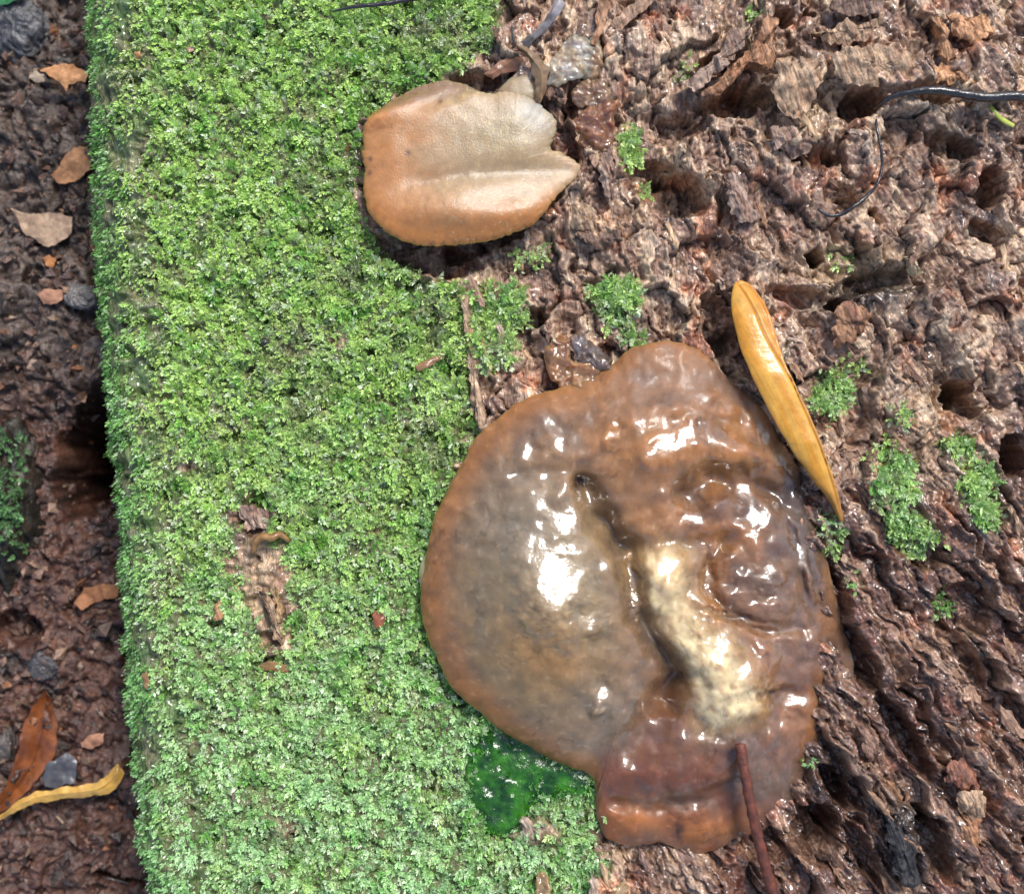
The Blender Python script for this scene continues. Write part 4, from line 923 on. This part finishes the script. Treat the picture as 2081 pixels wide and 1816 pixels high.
# crumbs of soil and litter (nobody could count them)
r = np.random.default_rng(900); vs = []; fs = []; cs = []; nv = 0
ico = np.array([(1, 0, 0), (-1, 0, 0), (0, 1, 0), (0, -1, 0), (0, 0, 1), (0, 0, -1)], float)
icf = np.array([(0, 2, 4), (2, 1, 4), (1, 3, 4), (3, 0, 4), (2, 0, 5), (1, 2, 5), (3, 1, 5), (0, 3, 5)])
N = 4200
cx = r.uniform(-13.2, -7.6, N); cy = r.uniform(-11, 11, N); cz = ground_h(cx, cy)+ZG
sz = .03+.15*r.random(N)**4
for i in range(N):
    q = r.normal(0, 1, (3, 3)); q, _ = np.linalg.qr(q)
    v = (ico*(1+.35*r.normal(0, 1, (6, 1)))*sz[i]*np.array([1.3, 1, .6]))@q.T+np.array([cx[i], cy[i], cz[i]+sz[i]*.25])
    vs.append(v); fs.append(icf+nv); nv += 6
    c0 = [(.085, .045, .032), (.15, .085, .06), (.04, .025, .02), (.24, .15, .10), (.26, .11, .05)][r.choice(5, p=[.35, .28, .2, .12, .05])]
    cs.append(np.tile(np.array(c0)*r.uniform(.7, 1.3), (6, 1)))
so = put('soil_crumbs', np.vstack(vs), np.vstack(fs), M_ground, None, np.vstack(cs), smooth=False)
tag(so, 'loose crumbs of soil and wood litter on the ground beside the log', 'soil', kind='stuff')
# rocks
def rock(name, label, px, py, rx, ry, rz, c0, c1, seed, zoff=0, mat=None):
    n, m = 60, 90
    th = np.linspace(.02, np.pi-.02, n)[:, None]; ph = np.linspace(0, 2*np.pi, m, endpoint=False)[None, :]
    x = np.sin(th)*np.cos(ph); y = np.sin(th)*np.sin(ph); z = np.cos(th)+0*ph
    rr = 1+.28*fbm(x*1.4+z*2.1+seed, y*1.4-z*1.7, 3, seed)+.12*ridged(x*3+z, y*3-z*2, 2, seed+1)+.06*fbm(x*9+z*5, y*9-z*6, 2, seed+2)
    zc = gz(px, py)+zoff; p = W((px, py), zc)
    V = np.stack([p[0]+x*rr*rx, p[1]+y*rr*ry, zc+z*rr*rz], -1).reshape(-1, 3)
    C = lerpc(c0, c1, ss(-.3, .4, fbm(V[:, 0]*2, V[:, 1]*2+V[:, 2], 4, seed+3)))
    o = put(name, V, grid_faces(n, m, True), mat or M_stone, None, C)
    return tag(o, label, 'stone')
rock('stone', 'dark grey wet stone in soil beside the orange brown leaf scrap', 40, 62, .62, .66, .45, (.05, .05, .055), (.12, .115, .115), 930, .1)
rock('mossy_rock', 'dark rock with a green mossy face beside the black crevice', 38, 1010, .80, 2.0, 1.3, (.014, .012, .009), (.045, .033, .022), 940, -.6)
rock('stone', 'small lump standing in for a glinting wet patch above the brown leaf', 88, 1352, .30, .32, .18, (.03, .026, .026), (.09, .08, .08), 950, .0)  # added lump in place of a glint on wet soil
rock('stone', 'small wet pale stone in soil close to the log flank', 168, 603, .34, .26, .2, (.10, .09, .085), (.22, .19, .17), 960, .05)
rock('stone', 'brownish grey leaf shaped as a smooth lump left of the glossy brown leaf', 8, 1510, .24, .42, .25, (.06, .048, .042), (.11, .09, .08), 970, -.05)  # a brownish grey leaf, modelled as a rounded lump
# moss on the rock
r = np.random.default_rng(990)
dg = bpy.context.evaluated_depsgraph_get()
n = 700; px = r.uniform(-60, 38, n); py = r.uniform(880, 1130, n)
pz = ZG+.55; p = W(np.stack([px, py], -1), pz)
rk = [o for o in COL.objects if o.name == 'mossy_rock'][0]
me = rk.data; rv = np.zeros(len(me.vertices)*3); me.vertices.foreach_get('co', rv); rv = rv.reshape(-1, 3)/K+np.array(rk['_b'])/K
rv = rv[rv[:, 2] > ZG]
bx = []
for q in p:
    d = (rv[:, 0]-q[0])**2+(rv[:, 1]-q[1])**2; k = np.argmin(d)
    if d[k] < .02 and r.random() < .75: bx.append([q[0], q[1], rv[k, 2]+.02])
bx = np.array(bx) if bx else np.zeros((1, 3))
k = fbm(bx[:, 0]*2, bx[:, 1]*2, 2, 991) > -.2; bx = bx[k]
V, F, C = moss_mesh(bx, np.tile(np.array([[.3, 0, .95]]), (len(bx), 1)), r.uniform(0, 6.28, len(bx)), np.full(len(bx), .10), np.tile(np.array([[.13, .26, .10]]), (len(bx), 1))*r.uniform(.6, 1.2, (len(bx), 1)), 7, 992)
tag(put('moss_tuft', V, F, M_moss, None, C, smooth=False), 'green moss growing on the dark rock beside the crevice', 'moss')
# leaves and scraps on the ground
def gl(name, label, out, c0, c1, lift=.12, **kw):
    a = np.array(out, float); z = max(gz(*a.mean(0)), ZG-.2)+lift
    if name == 'leaf_scrap': kw['mat'] = M_dry
    return leafobj(name, label, out, z, kw.pop('dome', .02), kw.pop('tilt', (0, 0)), c0, c1, **kw)
bl = gl('brown_leaf', 'glossy chestnut brown dead leaf on soil pointing at the glinting wet patch', [(92, 1400), (108, 1430), (116, 1475), (114, 1525), (95, 1560), (66, 1590), (44, 1620), (0, 1650), (-40, 1680), (-10, 1630), (20, 1580), (38, 1520), (46, 1470), (70, 1430)],
   (.17, .05, .016), (.27, .085, .024), lift=.28, spine=[(90, 1420), (75, 1510), (45, 1580), (-20, 1655)], dome=-.22, seed=11)
gl('yellow_leaf', 'narrow curved yellow leaf on soil touching the log foot', [(-20, 1675), (20, 1640), (70, 1610), (140, 1598), (200, 1588), (222, 1568), (240, 1550), (252, 1572), (240, 1595), (222, 1612), (150, 1620), (80, 1628), (30, 1650)],
   (.50, .27, .05), (.62, .36, .08), lift=.42, spine=[(0, 1658), (80, 1618), (200, 1602), (240, 1570)], dome=.06, seed=12)
gl('grey_leaf', 'blue grey rotting leaf scrap between brown and yellow leaves', [(88, 1575), (100, 1545), (135, 1530), (158, 1545), (152, 1590), (115, 1600), (92, 1598)], (.085, .085, .095), (.14, .135, .14), lift=.2, seed=13)
gl('leaf_scrap', 'pale tan angular leaf scrap on dark soil', [(22, 425), (60, 435), (105, 432), (148, 440), (150, 470), (130, 490), (100, 505), (55, 480), (38, 450)], (.34, .235, .155), (.26, .17, .11), lift=.3, seed=14, freq=5)
gl('leaf_scrap', 'orange brown leaf scrap tucked against the mossy flank', [(84, 142), (110, 132), (150, 132), (176, 145), (175, 168), (140, 170), (134, 185), (122, 168), (100, 160)], (.40, .185, .075), (.48, .24, .11), lift=.55, seed=15)
gl('leaf_scrap', 'small pale scrap beside the orange brown leaf scrap', [(62, 160), (75, 145), (92, 152), (90, 166), (72, 168)], (.36, .27, .19), (.30, .21, .14), lift=.5, seed=21)
gl('leaf_scrap', 'rusty brown leaf scrap in soil above the tan angular scrap', [(100, 355), (120, 335), (150, 300), (180, 298), (184, 345), (150, 368), (120, 372)], (.24, .11, .05), (.32, .16, .075), lift=.25, seed=16)
gl('leaf_scrap', 'flat reddish wood scrap in soil near the wet pale stone', [(76, 600), (95, 588), (125, 585), (138, 598), (120, 615), (90, 618)], (.33, .165, .10), (.25, .12, .075), lift=.2, seed=17)
gl('leaf_scrap', 'tiny bright orange scrap on soil below the tan angular scrap', [(88, 525), (100, 518), (112, 528), (105, 540), (92, 538)], (.46, .19, .07), (.36, .15, .06), lift=.2, seed=18)
gl('leaf_scrap', 'orange wood scrap on red soil near the log foot beside brown leaf', [(158, 1500), (180, 1495), (212, 1488), (210, 1510), (182, 1520), (165, 1518)], (.40, .20, .12), (.30, .14, .08), lift=.2, seed=19)
gl('leaf_scrap', 'long ochre brown leaf scrap at the crevice foot by the log', [(150, 1225), (170, 1195), (215, 1185), (245, 1190), (235, 1212), (190, 1225), (165, 1240)], (.30, .13, .055), (.24, .10, .045), lift=.25, seed=20)
gl('green_leaf', 'tip of a dark green leaf above the dark wet stone', [(-40, -30), (60, -30), (48, -2), (20, 8), (-20, 14)], (.02, .12, .04), (.04, .18, .06), lift=.6, seed=22)
tag(tube('ground_twig', [(150, 1762), (190, 1778), (240, 1788), (290, 1806), (330, 1830)], [gz(190, 1778)+.12]*5, [.04, .06, .06, .055, .05], M_root, colf=lambda X, Y, t: np.repeat(np.array([[.035, .022, .018]]), len(X), 0), n=40, m=8, rough=.3),
    'dark thin twig on soil at the foot of the log', 'twig')
for o in list(bpy.data.objects):
    if '_b' in o: del o['_b']
print('tris', sum(len(o.data.loop_triangles) if o.data.calc_loop_triangles() is None else 0 for o in bpy.data.objects if o.type == 'MESH'))
